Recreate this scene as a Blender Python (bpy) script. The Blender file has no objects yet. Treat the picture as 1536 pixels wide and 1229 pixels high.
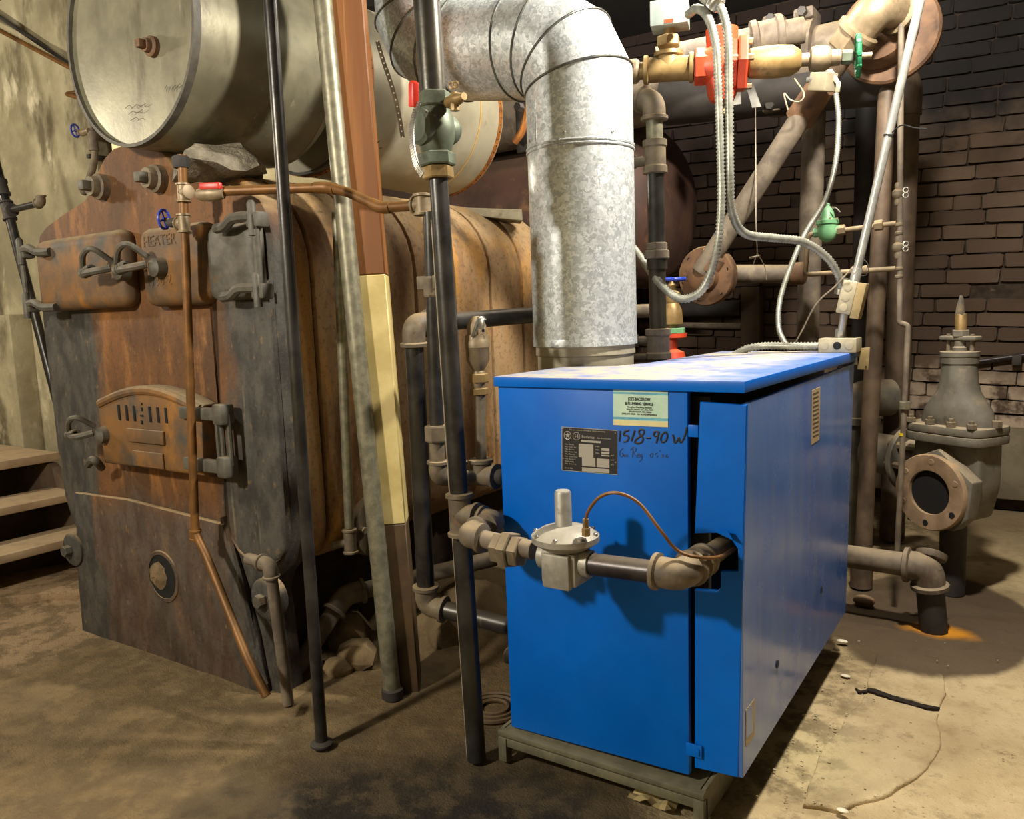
import bpy, bmesh, math, random
from mathutils import Vector as V, Matrix, noise as mnoise
random.seed(7)
SC = bpy.context.scene
COL = SC.collection
# ------------------------------------------------------------------ camera, world, lights
IW, IH, FPX, CAMZ = 1536.0, 1229.0, 1200.0, 1.341
YAW, PIT, ROL = math.radians(33.9), math.radians(7.1), math.radians(-2.1)
def basis():
    f0 = V((-math.sin(YAW), math.cos(YAW), 0)); r0 = V((math.cos(YAW), math.sin(YAW), 0)); u0 = V((0, 0, 1))
    f = f0 * math.cos(PIT) - u0 * math.sin(PIT); u = u0 * math.cos(PIT) + f0 * math.sin(PIT)
    r = r0 * math.cos(ROL) + u * math.sin(ROL); u2 = u * math.cos(ROL) - r0 * math.sin(ROL)
    return r, u2, f
CR, CU, CF = basis()
CO = V((0, 0, CAMZ))
cd = bpy.data.cameras.new('camera'); cam = bpy.data.objects.new('camera', cd); COL.objects.link(cam)
cd.sensor_width = 36; cd.lens = FPX / IW * 36; cd.clip_start = 0.05
cam.matrix_world = Matrix(((CR.x, CU.x, -CF.x, 0), (CR.y, CU.y, -CF.y, 0), (CR.z, CU.z, -CF.z, CAMZ), (0, 0, 0, 1)))
SC.camera = cam
w = bpy.data.worlds.new('world'); SC.world = w; w.use_nodes = True
w.node_tree.nodes['Background'].inputs[0].default_value = (1.0, 0.9, 0.75, 1)
w.node_tree.nodes['Background'].inputs[1].default_value = 0.05
def lamp(name, loc, energy, col, rad):
    l = bpy.data.lights.new(name, 'POINT'); l.energy = energy; l.color = col; l.shadow_soft_size = rad
    o = bpy.data.objects.new(name, l); COL.objects.link(o); o.location = loc; return o
lamp('lamp_over_boiler', (-0.27, 2.45, 2.80), 350, (1.0, 0.93, 0.81), 0.07)
lamp('lamp_front_left', (-2.25, -0.75, 2.38), 330, (1.0, 0.93, 0.80), 0.10)
lamp('lamp_back_left', (-6.2, 3.1, 2.3), 150, (1.0, 0.90, 0.70), 0.10)
lamp('lamp_over_steps', (-5.3, 0.6, 2.5), 115, (1.0, 0.90, 0.72), 0.10)
lamp('lamp_behind_flue', (-1.25, 3.3, 2.95), 60, (1.0, 0.93, 0.80), 0.07)
SC.view_settings.view_transform = 'Standard'; SC.view_settings.look = 'None'
SC.view_settings.exposure = 0.0; SC.view_settings.gamma = 1.0; SC.view_settings.use_curve_mapping = False

# ------------------------------------------------------------------ pixel rays -> real places
def ray(px, py): return CR * ((px - IW / 2) / FPX) - CU * ((py - IH / 2) / FPX) + CF
def at(px, py, X=None, Y=None, Z=None):
    r = ray(px, py)
    t = X / r.x if X is not None else (Y / r.y if Y is not None else (Z - CAMZ) / r.z)
    return CO + r * t
def rad(p, wpx): return wpx * 0.5 / FPX * (V(p) - CO).dot(CF)
def lin(h):
    h = h.lstrip('#'); c = [int(h[i:i + 2], 16) / 255 for i in (0, 2, 4)]
    return tuple((x / 12.92 if x < .04045 else ((x + .055) / 1.055) ** 2.4) for x in c) + (1,)

# ------------------------------------------------------------------ materials
class NT:
    def __init__(s, name):
        s.m = bpy.data.materials.new(name); s.m.use_nodes = True; s.t = s.m.node_tree; s.n = s.t.nodes
        s.b = s.n['Principled BSDF']; s.pos = s.node('ShaderNodeNewGeometry')
    def node(s, typ, **kw):
        n = s.n.new(typ)
        for k, v in kw.items(): setattr(n, k, v)
        return n
    def put(s, sock, v):
        if isinstance(v, bpy.types.NodeSocket): s.t.links.new(v, sock)
        else: sock.default_value = v
    def vec(s, stretch=(1, 1, 1)):
        if stretch == (1, 1, 1): return s.pos.outputs['Position']
        n = s.node('ShaderNodeVectorMath', operation='MULTIPLY'); s.put(n.inputs[0], s.pos.outputs['Position']); n.inputs[1].default_value = stretch
        return n.outputs[0]
    def noise(s, scale, stretch=(1, 1, 1), detail=5, rough=.6, dist=0):
        n = s.node('ShaderNodeTexNoise'); s.put(n.inputs['Vector'], s.vec(stretch))
        n.inputs['Scale'].default_value = scale; n.inputs['Detail'].default_value = detail; n.inputs['Roughness'].default_value = rough; n.inputs['Distortion'].default_value = dist
        return n.outputs[0]
    def rng(s, v, a, b, c=0., d=1., smooth=True):
        n = s.node('ShaderNodeMapRange'); n.interpolation_type = 'SMOOTHSTEP' if smooth else 'LINEAR'
        s.put(n.inputs[0], v)
        for i, x in enumerate((a, b, c, d)): n.inputs[i + 1].default_value = x
        return n.outputs[0]
    def math(s, op, a, b=0.):
        n = s.node('ShaderNodeMath', operation=op); s.put(n.inputs[0], a); s.put(n.inputs[1], b); return n.outputs[0]
    def mix(s, f, a, b):
        n = s.node('ShaderNodeMix', data_type='RGBA'); s.put(n.inputs[0], f); s.put(n.inputs[6], a); s.put(n.inputs[7], b); return n.outputs[2]
    def dist(s, c, r0, r1, wob=0.15, sc=5, squash=(1, 1, 1)):
        n = s.node('ShaderNodeVectorMath', operation='DISTANCE'); s.put(n.inputs[0], s.vec(squash)); n.inputs[1].default_value = [c[i] * squash[i] for i in range(3)]
        d = s.math('ADD', n.outputs['Value'], s.math('MULTIPLY', s.math('SUBTRACT', s.noise(sc), .5), wob))
        return s.rng(d, r0, r1, 1., 0.)
    def sep(s):
        n = s.node('ShaderNodeSeparateXYZ'); s.put(n.inputs[0], s.pos.outputs['Position']); return n.outputs
    def dustmask(s, lo=.35, hi=.95, amt=1.):
        n = s.node('ShaderNodeSeparateXYZ'); s.put(n.inputs[0], s.pos.outputs['Normal'])
        return s.math('MULTIPLY', s.math('MULTIPLY', s.rng(n.outputs[2], lo, hi), s.rng(s.noise(14), .25, .6, .45, 1.)), amt)
    def out(s, col, rough=.6, metal=0., bump=None, spec=None):
        s.put(s.b.inputs['Base Color'], col); s.put(s.b.inputs['Roughness'], rough); s.put(s.b.inputs['Metallic'], metal)
        if spec is not None: s.b.inputs['Specular IOR Level'].default_value = spec
        if bump:
            n = s.node('ShaderNodeBump'); n.inputs['Strength'].default_value = bump[0]; n.inputs['Distance'].default_value = bump[1]
            s.put(n.inputs['Height'], bump[2]); s.t.links.new(n.outputs[0], s.b.inputs['Normal'])
        return s.m
def mat(name, c1, c2=None, sc=9, rough=.6, metal=0., spots=(), dust=0., dcol='#a08c6c', bump=.25, bsc=60, bd=.004, st=(1, 1, 1), lo=.35, hi=.65, spec=None):
    k = NT(name); c = lin(c1)
    if c2: c = k.mix(k.rng(k.noise(sc, st), lo, hi), lin(c1), lin(c2))
    for (h, s_, a, b_, st_) in spots: c = k.mix(k.rng(k.noise(s_, st_), a, b_), c, lin(h))
    r, me = rough, metal
    if dust:
        d = k.dustmask(amt=dust); c = k.mix(d, c, lin(dcol))
        r = k.rng(d, 0, 1, rough, .9, False); me = k.rng(d, 0, 1, metal, 0., False) if metal else 0.
    return k.out(c, r, me, (bump, bd, k.noise(bsc)) if bump else None, spec)
def galvanised(name, a, b, sc, rough=.36, dust=.0, metal=.85):
    k = NT(name)
    nz = k.node('ShaderNodeTexNoise'); k.put(nz.inputs['Vector'], k.vec()); nz.inputs['Scale'].default_value = sc * .6; nz.inputs['Detail'].default_value = 3
    ad = k.node('ShaderNodeVectorMath', operation='MULTIPLY_ADD'); k.put(ad.inputs[0], nz.outputs['Color']); ad.inputs[1].default_value = (.05,) * 3; k.put(ad.inputs[2], k.vec())
    vo = k.node('ShaderNodeTexVoronoi'); k.put(vo.inputs['Vector'], ad.outputs[0]); vo.inputs['Scale'].default_value = sc
    sp = k.node('ShaderNodeSeparateColor'); k.put(sp.inputs[0], vo.outputs['Color'])
    f = k.math('ADD', k.math('MULTIPLY', sp.outputs[0], .75), k.math('MULTIPLY', k.noise(22), .25))
    c = k.mix(k.rng(f, .15, .85), lin(a), lin(b)); c = k.mix(k.rng(k.noise(3), .5, .75, 0, .35), c, lin('#8c8674'))
    r = k.math('ADD', rough, k.math('MULTIPLY', sp.outputs[1], .16)); me = metal
    if dust:
        d = k.dustmask(amt=dust); c = k.mix(d, c, lin('#a89b80')); r = k.math('ADD', r, k.math('MULTIPLY', d, .4)); me = k.rng(d, 0, 1, metal, .0, False)
    return k.out(c, r, me)
GALV = galvanised('galvanised_duct', '#b4babb', '#e2e6e6', 95, .32, metal=.55)
GALV_OLD = mat('galvanised_pole', '#6f6b59', '#8b8670', 30, .45, .45, [('#a09a84', 10, .58, .78, (1, 1, .3)), ('#4f4b3e', 7, .6, .8, (1, 1, .5))], 0, bump=.05)
TANKM = mat('tank_grey_paint', '#77735f', '#8f8a72', 5, .38, .35, [('#565040', 6, .5, .75, (1, 1, .3)), ('#b4ad92', 26, .64, .8, (1, 1, .12))], .4, '#857a60', .12, 40)
TANKEND = mat('tank_end_steel', '#465060', '#586270', 5, .6, .1, [('#85867f', 5, .58, .72, (1, 1, 1)), ('#55534e', 3, .5, .8, (1, 1, .4))], 0, '#8a7e66', .1, 50)
TANK2 = mat('tank_tan_paint', '#8d8570', '#a39b84', 4, .5, .2, [('#6f6650', 10, .6, .8, (1, 1, 1))], .45, '#b0a183', .1, 40)
BLACKPIPE = mat('black_steel_pipe', '#2e2a2c', '#413c3c', 14, .33, .55, [('#5b5048', 25, .6, .8, (1, 1, .15))], .5, '#83735b', .1, 90)
BLACKV = mat('black_vertical_pipe', '#2c2a28', '#464340', 10, .34, .55, [('#6a6152', 30, .62, .82, (1, 1, .08)), ('#4a4432', 6, .5, .8, (1, 1, .3))], .3, '#83735b', .08, 90)
CAST = mat('malleable_iron_fitting', '#5c5244', '#766954', 18, .62, .2, [('#8a5a34', 14, .6, .78, (1, 1, 1)), ('#4b4036', 26, .6, .8, (1, 1, 1))], .6, '#a8926e', .3, 120, .002)
OLDPIPE = mat('dusty_old_pipe', '#5a4f44', '#766a5a', 12, .7, .1, [('#8b7c66', 20, .55, .8, (1, 1, .2)), ('#4b3a2c', 8, .55, .75, (1, 1, .3))], .8, '#97866b', .25, 80, .002)
DARKPIPE = mat('brown_column_pipe', '#4b3d31', '#6a5846', 7, .6, .1, [('#8c7a62', 24, .6, .8, (1, 1, .06)), ('#3c2f26', 9, .55, .75, (1, 1, .3))], .5, '#97866b', .2, 80, .002)
SOOTPIPE = mat('sooty_pipe', '#2b2826', '#3b3632', 8, .7, .1, (), .4, '#5d5244', .2, 60, .002)
BRASS = mat('aged_brass', '#80683f', '#9b8052', 16, .48, .4, [('#6e5a3a', 20, .55, .75, (1, 1, 1))], .55, '#c0aa80', .15, 90, .002)
BRONZE = mat('bronze_fitting', '#776850', '#948166', 14, .5, .35, [('#6d5a3e', 22, .55, .75, (1, 1, 1))], .6, '#c4ae86', .2, 90, .002)
COPPER = mat('tarnished_copper', '#64431f', '#7d5528', 12, .5, .35, [('#5c4020', 18, .55, .75, (1, 1, .4)), ('#5f8a62', 9, .7, .78, (1, 1, 1))], .3, '#9a7a48', .08, 80)
VERDI = mat('verdigris_bronze', '#555b4c', '#707a68', 14, .5, .45, [('#4c4f44', 18, .5, .72, (1, 1, 1)), ('#b4bca8', 12, .62, .8, (1, 1, 1))], .25, '#b6ab90', .2, 80, .002)
CHROME = mat('worn_chrome', '#a09d93', '#c8c5bb', 25, .28, .85, (), 0, bump=0)
REGUL = mat('cast_aluminium', '#8e8a80', '#a5a196', 25, .5, .45, [('#6c675c', 30, .6, .8, (1, 1, 1))], .45, '#b3a88f', .12, 120, .001)
FLEX = mat('flexible_steel_conduit', '#86867c', '#a2a194', 30, .38, .5, (), .2, '#b0a78c', 0)
EMT = mat('bright_conduit', '#9c9c96', '#b8b6ae', 18, .3, .6, (), .0, bump=0)
BOXM = mat('steel_junction_box', '#958c74', '#a89e84', 14, .5, .3, (), .3, '#cfc2a2', .05, 80)
COVERM = mat('tan_box_cover', '#8d7a52', '#a08c62', 16, .55, .3, (), .2, bump=.05)
RED = mat('red_enamel', '#b23a1e', '#cb4a2a', 12, .42, 0, [('#7c2a18', 22, .6, .8, (1, 1, 1))], .3, '#c89468', .1, 80)
REDH = mat('red_vinyl_grip', '#b4261a', '#c8321f', 12, .4, 0, (), 0, bump=0)
BLUEH = mat('blue_handwheel', '#2438a0', '#3048b4', 30, .4, 0, (), 0, bump=0)
GREENH = mat('green_handwheel', '#145c3c', '#1f6e48', 30, .4, 0, (), .2, bump=0)
GREEN = mat('pale_green_enamel', '#5f9468', '#78aa7e', 20, .45, 0, [('#4a7652', 30, .6, .8, (1, 1, 1))], .25, '#a8b894', .1, 80)
WOOD = mat('fir_post', '#6b401a', '#8a5828', 10, .6, 0, [('#5a3418', 18, .6, .8, (1, 1, .04)), ('#b07a42', 30, .62, .85, (1, 1, .03))], .2, bump=.2, bsc=90, st=(1, 1, .05))
WOODL = mat('fir_post_edge', '#a2713a', '#b88548', 12, .6, 0, [('#7a4e26', 20, .6, .8, (1, 1, .05))], 0, bump=.15, st=(1, 1, .05))
YELLOW = mat('cream_painted_wood', '#b4a064', '#ccb87c', 6, .55, 0, [('#7c6c40', 16, .6, .8, (1, 1, .15))], 0, bump=.15, bsc=70)
WOODD = mat('dark_painted_wood', '#43311c', '#554024', 8, .65, 0, [('#2d2114', 14, .55, .8, (1, 1, .1))], .3, bump=.2)
TREAD = mat('dusty_step_planks', '#9c8468', '#b29a7a', 7, .75, 0, [('#6c5840', 20, .6, .8, (1, .1, 1))], .6, '#c4ac88', .25, 50)
SLOTD = mat('dark_crack_strip', '#1c140c', '#2a1f14', 20, .95, bump=.3)
RISER = mat('dark_stair_wood', '#4c3c2c', '#5e4c38', 8, .75, 0, (), 0, bump=.25)
SLOT = mat('black_void', '#070605', rough=.9, bump=0)
DARKMETAL = mat('dark_cabinet_inside', '#15130f', '#221e19', 12, .6, .2, (), 0, bump=0)
FRAME = mat('grey_steel_base', '#5f5b49', '#757058', 14, .6, .15, [('#7a4f2c', 12, .66, .8, (1, 1, 1))], .5, '#8c8368', .15, 80, .002)
HINGE = mat('grey_cast_hinge', '#4a463e', '#5e594e', 20, .6, .2, [('#6b4e2f', 12, .6, .8, (1, 1, 1))], .6, '#8d7f66', .3, 120, .002)
FLANGE = mat('rusty_cast_flange', '#5c4330', '#75563c', 14, .7, .1, [('#8a5a30', 10, .6, .8, (1, 1, 1)), ('#3c2d22', 18, .55, .75, (1, 1, 1))], .6, '#9d8562', .35, 100, .002)
RUSTTANK = mat('rust_brown_tank', '#3c281f', '#4c3226', 5, .7, .05, [('#7a5636', 9, .58, .8, (1, 1, 1)), ('#302019', 12, .5, .8, (1, 1, .5))], .5, '#7c6a52', .25, 60, .003)
VALVEM = mat('dusty_grey_iron_valve', '#5c574d', '#716b5e', 9, .65, .15, [('#8d7c64', 12, .55, .8, (1, 1, 1)), ('#46413a', 22, .58, .8, (1, 1, 1))], .8, '#a9977b', .25, 110, .002)
VFACE = mat('brown_valve_flange', '#846d56', '#9c8266', 14, .65, .1, [('#5c4634', 22, .6, .8, (1, 1, 1))], .6, '#b89c74', .25, 120, .002)
CLOTH = mat('grey_foil_scrap', '#47443e', '#66625a', 12, .5, .3, bump=.1)
WIRE = mat('thin_wire', '#9c8f78', '#b2a58c', 20, .5, .4, bump=0)
ROCK = mat('rubble_stone', '#5e4c34', '#7a6547', 9, .85, 0, [('#8f7c5c', 16, .58, .8, (1, 1, 1))], .4, '#8f7a55', .6, 40, .01)
CEMENT = mat('asbestos_cement', '#6f685a', '#8d8573', 18, .9, 0, [('#4a443a', 30, .55, .75, (1, 1, 1))], .4, '#a3967c', .8, 50, .015)
CHALK = mat('white_flakes', '#c9bfa4', '#ddd4bc', 20, .8, bump=.3)
RUSTSTRAP = mat('rusty_strap', '#7c4a1e', '#a86a2c', 20, .6, .3, bump=.2)
INK = mat('black_marker_ink', '#0d0d12', rough=.5, bump=0)
INKF = mat('faded_marker_ink', '#123a72', rough=.5, bump=0)
PLATEK = mat('black_plate_print', '#1d1a1e', rough=.45, bump=0)
PLATES = mat('silver_plate_print', '#a9a49a', rough=.45, metal=.3, bump=0)
STKG = mat('mint_sticker_paper', '#aecdb9', '#bfd9c4', 14, .6, 0, [('#c9c69a', 12, .6, .8, (1, 1, 1))], 0, bump=0)
STKC = mat('cream_sticker_paper', '#d2c690', '#dccf9c', 18, .6, bump=0)
STKB = mat('blue_sticker_stripe', '#4f93ae', '#6fb0c0', 30, .6, bump=0)
TAGM = mat('beige_tag_paper', '#a08c68', '#b09c76', 30, .7, bump=0)
TAGINK = mat('tag_ink', '#4b3f30', rough=.7, bump=0)

def blue_mat(name, dusty):
    k = NT(name); c = k.mix(k.rng(k.noise(5), .35, .7), lin('#005ec0'), lin('#0066cc'))
    c = k.mix(k.rng(k.noise(60), .74, .8, 0, .6), c, lin('#0b3c74'))
    if dusty:
        d = k.dustmask(.6, .98); dd = k.math('MULTIPLY', d, k.rng(k.noise(5, (1, .5, 1)), .35, .55, .55, 1.))
        xs = k.rng(k.math('ADD', k.sep()[0], k.math('MULTIPLY', k.math('SUBTRACT', k.noise(4), .5), .35)), -.82, -.62, 1., .4)
        dd = k.math('MULTIPLY', dd, xs)
        c = k.mix(dd, c, lin('#b3aa96')); r = k.rng(dd, 0, 1, .3, .85, False)
    else: r = k.rng(k.noise(9), .3, .7, .34, .46)
    return k.out(c, r, 0., (.03, .002, k.noise(260)), .25)
BLUE = blue_mat('blue_enamel', False); BLUECAP = blue_mat('blue_enamel_dusty_top', True)
def side_mat():
    k = NT('blue_enamel_grimy_side')
    c = k.mix(k.rng(k.noise(3, (1, 1, .35)), .35, .7), lin('#345fae'), lin('#4f78bc')); c = k.mix(k.rng(k.noise(22, (1, 1, .07)), .45, .8, 0, .5), c, lin('#6c7a94'))
    return k.out(c, k.rng(k.noise(7), .3, .7, .14, .3), .0, (.04, .002, k.noise(6)), .9)
BLUESIDE = side_mat()
def rust_mat(name, split):
    k = NT(name); X = k.sep()
    c = k.mix(k.rng(k.noise(4.5, (1, 1, .45), 7, .65), .36, .62), lin('#4f3216') if split else lin('#6e4c2a'), lin('#6c4520') if split else lin('#a5825a'))
    c = k.mix(k.rng(k.noise(9, (1, 1, .3), 6), .52, .66), c, lin('#84572a') if split else lin('#b0803e'))
    c = k.mix(k.rng(k.noise(13, (1, 1, .2), 6), .58, .74, 0, .8 if split else .35), c, lin('#46382c'))
    if split:
        wob = k.math('MULTIPLY', k.math('SUBTRACT', k.noise(3.2, (1, 1, .4), 6), .5), .62)
        xx = k.math('ADD', X[0], wob)
        g = k.math('MAXIMUM', k.rng(xx, -3.34, -3.22, 1., 0.), k.rng(xx, -2.5, -2.36, 0., 1.))
        lowz = k.rng(k.math('ADD', X[2], k.math('MULTIPLY', wob, .6)), .55, .75, .7, 0.)
        hi = k.rng(k.math('ADD', X[2], wob), 1.5, 1.75, 1., 0.)
        g = k.math('MAXIMUM', k.math('MULTIPLY', g, hi), lowz)
        grey = k.mix(k.rng(k.noise(16, (1, 1, .5), 6), .35, .65), lin('#2e2b27'), lin('#4b4740'))
        grey = k.mix(k.rng(k.noise(30, (1, 1, .06), 3), .66, .8, 0, .5), grey, lin('#7d7660'))
        c = k.mix(g, c, grey)
    else:
        c = k.mix(k.rng(k.noise(2.2, (1, 1, .5)), .42, .68, 0, .8), c, lin('#a88c66'))
    d = k.dustmask(.25, .9, .8); c = k.mix(d, c, lin('#b49a72'))
    c = k.mix(k.rng(k.noise(45, detail=8), .5, .72, 0, .5), c, lin('#2a1d12')); c = k.mix(k.rng(k.noise(38, (1, 1, .5), 8), .6, .78, 0, .4), c, lin('#b08a58'))
    return k.out(c, .72, .0, (.45, .005, k.noise(70, (1, 1, 1), 8)))
RUSTF = rust_mat('rusty_boiler_front', True); RUSTS = rust_mat('rusty_boiler_section', False)
RUSTD = mat('rusty_cast_door', '#5a4530', '#7a5428', 7, .65, .05, [('#8f5f22', 6, .56, .72, (1, 1, .6)), ('#46413a', 8, .5, .7, (1, 1, .8))], .85, '#a39272', .3, 110, .003)

# ------------------------------------------------------------------ geometry builder
def frame(ax):
    a = V(ax).normalized(); u = a.orthogonal().normalized(); return a, u, a.cross(u)
def round_path(pts, fr, n=7):
    pts = [V(p) for p in pts]; out = [pts[0]]
    for i in range(1, len(pts) - 1):
        p, a, b = pts[i], pts[i - 1], pts[i + 1]; d1 = (a - p); d2 = (b - p)
        f = min(fr, d1.length * .49, d2.length * .49)
        if f < 1e-5 or d1.angle(d2, 0) > 3.12: out.append(p); continue
        s, e = p + d1.normalized() * f, p + d2.normalized() * f
        for k in range(n + 1):
            t = k / n; out.append(s * (1 - t) ** 2 + p * 2 * t * (1 - t) + e * t * t)
    out.append(pts[-1]); return out
def spline(pts, n=10):
    pts = [V(p) for p in pts]; P = [pts[0] * 2 - pts[1]] + pts + [pts[-1] * 2 - pts[-2]]; out = []
    for i in range(1, len(P) - 2):
        a, b, c, d = P[i - 1:i + 3]
        for k in range(n):
            t = k / n; out.append(.5 * ((2 * b) + (c - a) * t + (2 * a - 5 * b + 4 * c - d) * t * t + (3 * b - a - 3 * c + d) * t ** 3))
    out.append(pts[-1]); return out
class B:
    def __init__(s): s.bm = bmesh.new()
    def faces(s, vs, fs):
        v = [s.bm.verts.new(p) for p in vs]
        for f in fs:
            try: s.bm.faces.new([v[i] for i in f])
            except ValueError: pass
        return v
    def merge(s, bm):
        m = {v: s.bm.verts.new(v.co) for v in bm.verts}
        for f in bm.faces:
            try: s.bm.faces.new([m[v] for v in f.verts])
            except ValueError: pass
        bm.free(); return s
    def prism(s, poly, ext, bev=0, seg=2, both=True):
        t = bmesh.new(); ext = V(ext); a = [t.verts.new(p) for p in poly]; b = [t.verts.new(V(p) + ext) for p in poly]; n = len(poly)
        caps = [t.faces.new(a), t.faces.new(b[::-1])]
        for i in range(n): t.faces.new((a[i], b[i], b[(i + 1) % n], a[(i + 1) % n]))
        bmesh.ops.recalc_face_normals(t, faces=t.faces)
        if bev:
            ed = [e for e in (t.edges if n <= 6 and both else set(caps[0].edges) | (set(caps[1].edges) if both else set()))]
            bmesh.ops.bevel(t, geom=ed, offset=bev, segments=seg, affect='EDGES', profile=.5)
        return s.merge(t)
    def box(s, c, size, bev=0, R=None, seg=2):
        h = [x / 2 for x in size]; c = V(c)
        ex = R if R else (V((1, 0, 0)), V((0, 1, 0)), V((0, 0, 1)))
        q = [c + ex[0] * (h[0] * i) + ex[1] * (h[1] * j) - ex[2] * h[2] for i, j in ((-1, -1), (1, -1), (1, 1), (-1, 1))]
        return s.prism(q, ex[2] * size[2], bev, seg)
    def tube(s, pts, r, seg=16, caps=True, radf=None, closed=False):
        pts = [V(p) for p in pts]; n = len(pts); rings = []; u = None
        for i, p in enumerate(pts):
            a = pts[(i - 1) % n] if closed or i > 0 else p; b = pts[(i + 1) % n] if closed or i < n - 1 else p
            d = (b - a)
            if d.length < 1e-9: d = V((0, 0, 1))
            d.normalize()
            u = d.orthogonal().normalized() if u is None else (u - d * u.dot(d)).normalized()
            w_ = d.cross(u); rr = radf(i) if radf else r
            rings.append([s.bm.verts.new(p + (u * math.cos(2 * math.pi * k / seg) + w_ * math.sin(2 * math.pi * k / seg)) * rr) for k in range(seg)])
        for i in range(n if closed else n - 1):
            A_, B_ = rings[i], rings[(i + 1) % n]
            for k in range(seg): s.bm.faces.new((A_[k], A_[(k + 1) % seg], B_[(k + 1) % seg], B_[k]))
        if caps and not closed: s.bm.faces.new(rings[0][::-1]); s.bm.faces.new(rings[-1])
        return s
    def lathe(s, prof, o, ax, seg=24, phase=0., ring=False):
        a, u, w_ = frame(ax); o = V(o); rings = []
        for r, h in prof:
            if r < 1e-6: rings.append([s.bm.verts.new(o + a * h)])
            else: rings.append([s.bm.verts.new(o + a * h + (u * math.cos(2 * math.pi * k / seg + phase) + w_ * math.sin(2 * math.pi * k / seg + phase)) * r) for k in range(seg)])
        if ring: rings.append(rings[0])
        for A_, B_ in zip(rings, rings[1:]):
            for k in range(seg):
                l = (k + 1) % seg
                if len(A_) == 1 and len(B_) == 1: continue
                if len(A_) == 1: s.bm.faces.new((A_[0], B_[l], B_[k]))
                elif len(B_) == 1: s.bm.faces.new((A_[k], A_[l], B_[0]))
                else: s.bm.faces.new((A_[k], A_[l], B_[l], B_[k]))
        if len(rings[0]) > 1 and not ring: s.bm.faces.new(rings[0][::-1])
        if len(rings[-1]) > 1 and not ring: s.bm.faces.new(rings[-1])
        return s
    def cyl(s, a, b, r, seg=20): a, b = V(a), V(b); return s.lathe([(r, 0), (r, (b - a).length)], a, b - a, seg)
    def hexn(s, o, ax, r, h0, h1): return s.lathe([(r * .93, h0), (r, h0 + .1 * (h1 - h0)), (r, h1 - .1 * (h1 - h0)), (r * .93, h1)], o, ax, 6)
    def torus(s, o, ax, R, r, seg=24, sg=10):
        a, u, w_ = frame(ax); o = V(o)
        return s.tube([o + (u * math.cos(2 * math.pi * k / seg) + w_ * math.sin(2 * math.pi * k / seg)) * R for k in range(seg)], r, sg, closed=True)
    def jitter(s, amt, sc=6):
        for v in s.bm.verts: v.co += mnoise.noise_vector(v.co * sc) * amt
        return s
    def build(s, name, m, parent=None, smooth=True, ang=.62):
        off = V(parent['_base']) if parent is not None and '_base' in parent else V((0, 0, 0))
        bmesh.ops.recalc_face_normals(s.bm, faces=s.bm.faces)
        if off.length: bmesh.ops.translate(s.bm, vec=-off, verts=s.bm.verts)
        me = bpy.data.meshes.new(name); s.bm.to_mesh(me); s.bm.free()
        if smooth:
            me.shade_smooth(); me.set_sharp_from_angle(angle=ang)
        me.materials.append(m); o = bpy.data.objects.new(name, me); COL.objects.link(o)
        if parent is not None:
            o.parent = parent; o['_base'] = parent['_base'] if '_base' in parent else (0, 0, 0)
        return o
THINGS = []
def T(name, label, cat, base=(0, 0, 0), group=None):
    o = bpy.data.objects.new(name, None); COL.objects.link(o); o.empty_display_size = .05
    o.location = base; o['_base'] = tuple(base); o['label'] = label; o['category'] = cat
    if group: o['group'] = group
    THINGS.append(o); return o
def tag(o, label, cat, group=None):
    o['label'] = label; o['category'] = cat
    if group: o['group'] = group
    return o
def struct(o): o['kind'] = 'structure'; return o
FONT = None
def text(s, size, loc, parent, m, rotz=0., name='lettering', align='LEFT', ext=.0004, sx=1., shear=0., emb=False):
    cu = bpy.data.curves.new('t', 'FONT'); cu.body = s; cu.size = size; cu.align_x = align; cu.extrude = ext; cu.shear = shear; cu.resolution_u = 2
    tmp = bpy.data.objects.new('t', cu); COL.objects.link(tmp); bpy.context.view_layer.update()
    me = bpy.data.meshes.new_from_object(tmp.evaluated_get(bpy.context.evaluated_depsgraph_get())); bpy.data.objects.remove(tmp)
    me.name = name; me.materials.clear(); me.materials.append(m)
    off = V(parent['_base']) if '_base' in parent else V((0, 0, 0))
    me.transform(Matrix.Translation(V(loc) - off) @ Matrix.Rotation(rotz, 4, 'Z') @ Matrix.Rotation(math.pi / 2, 4, 'X') @ Matrix.Diagonal((sx, 1, 1, 1)))
    o = bpy.data.objects.new(name, me); COL.objects.link(o); o.parent = parent; o['_base'] = parent.get('_base', (0, 0, 0)); return o

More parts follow.
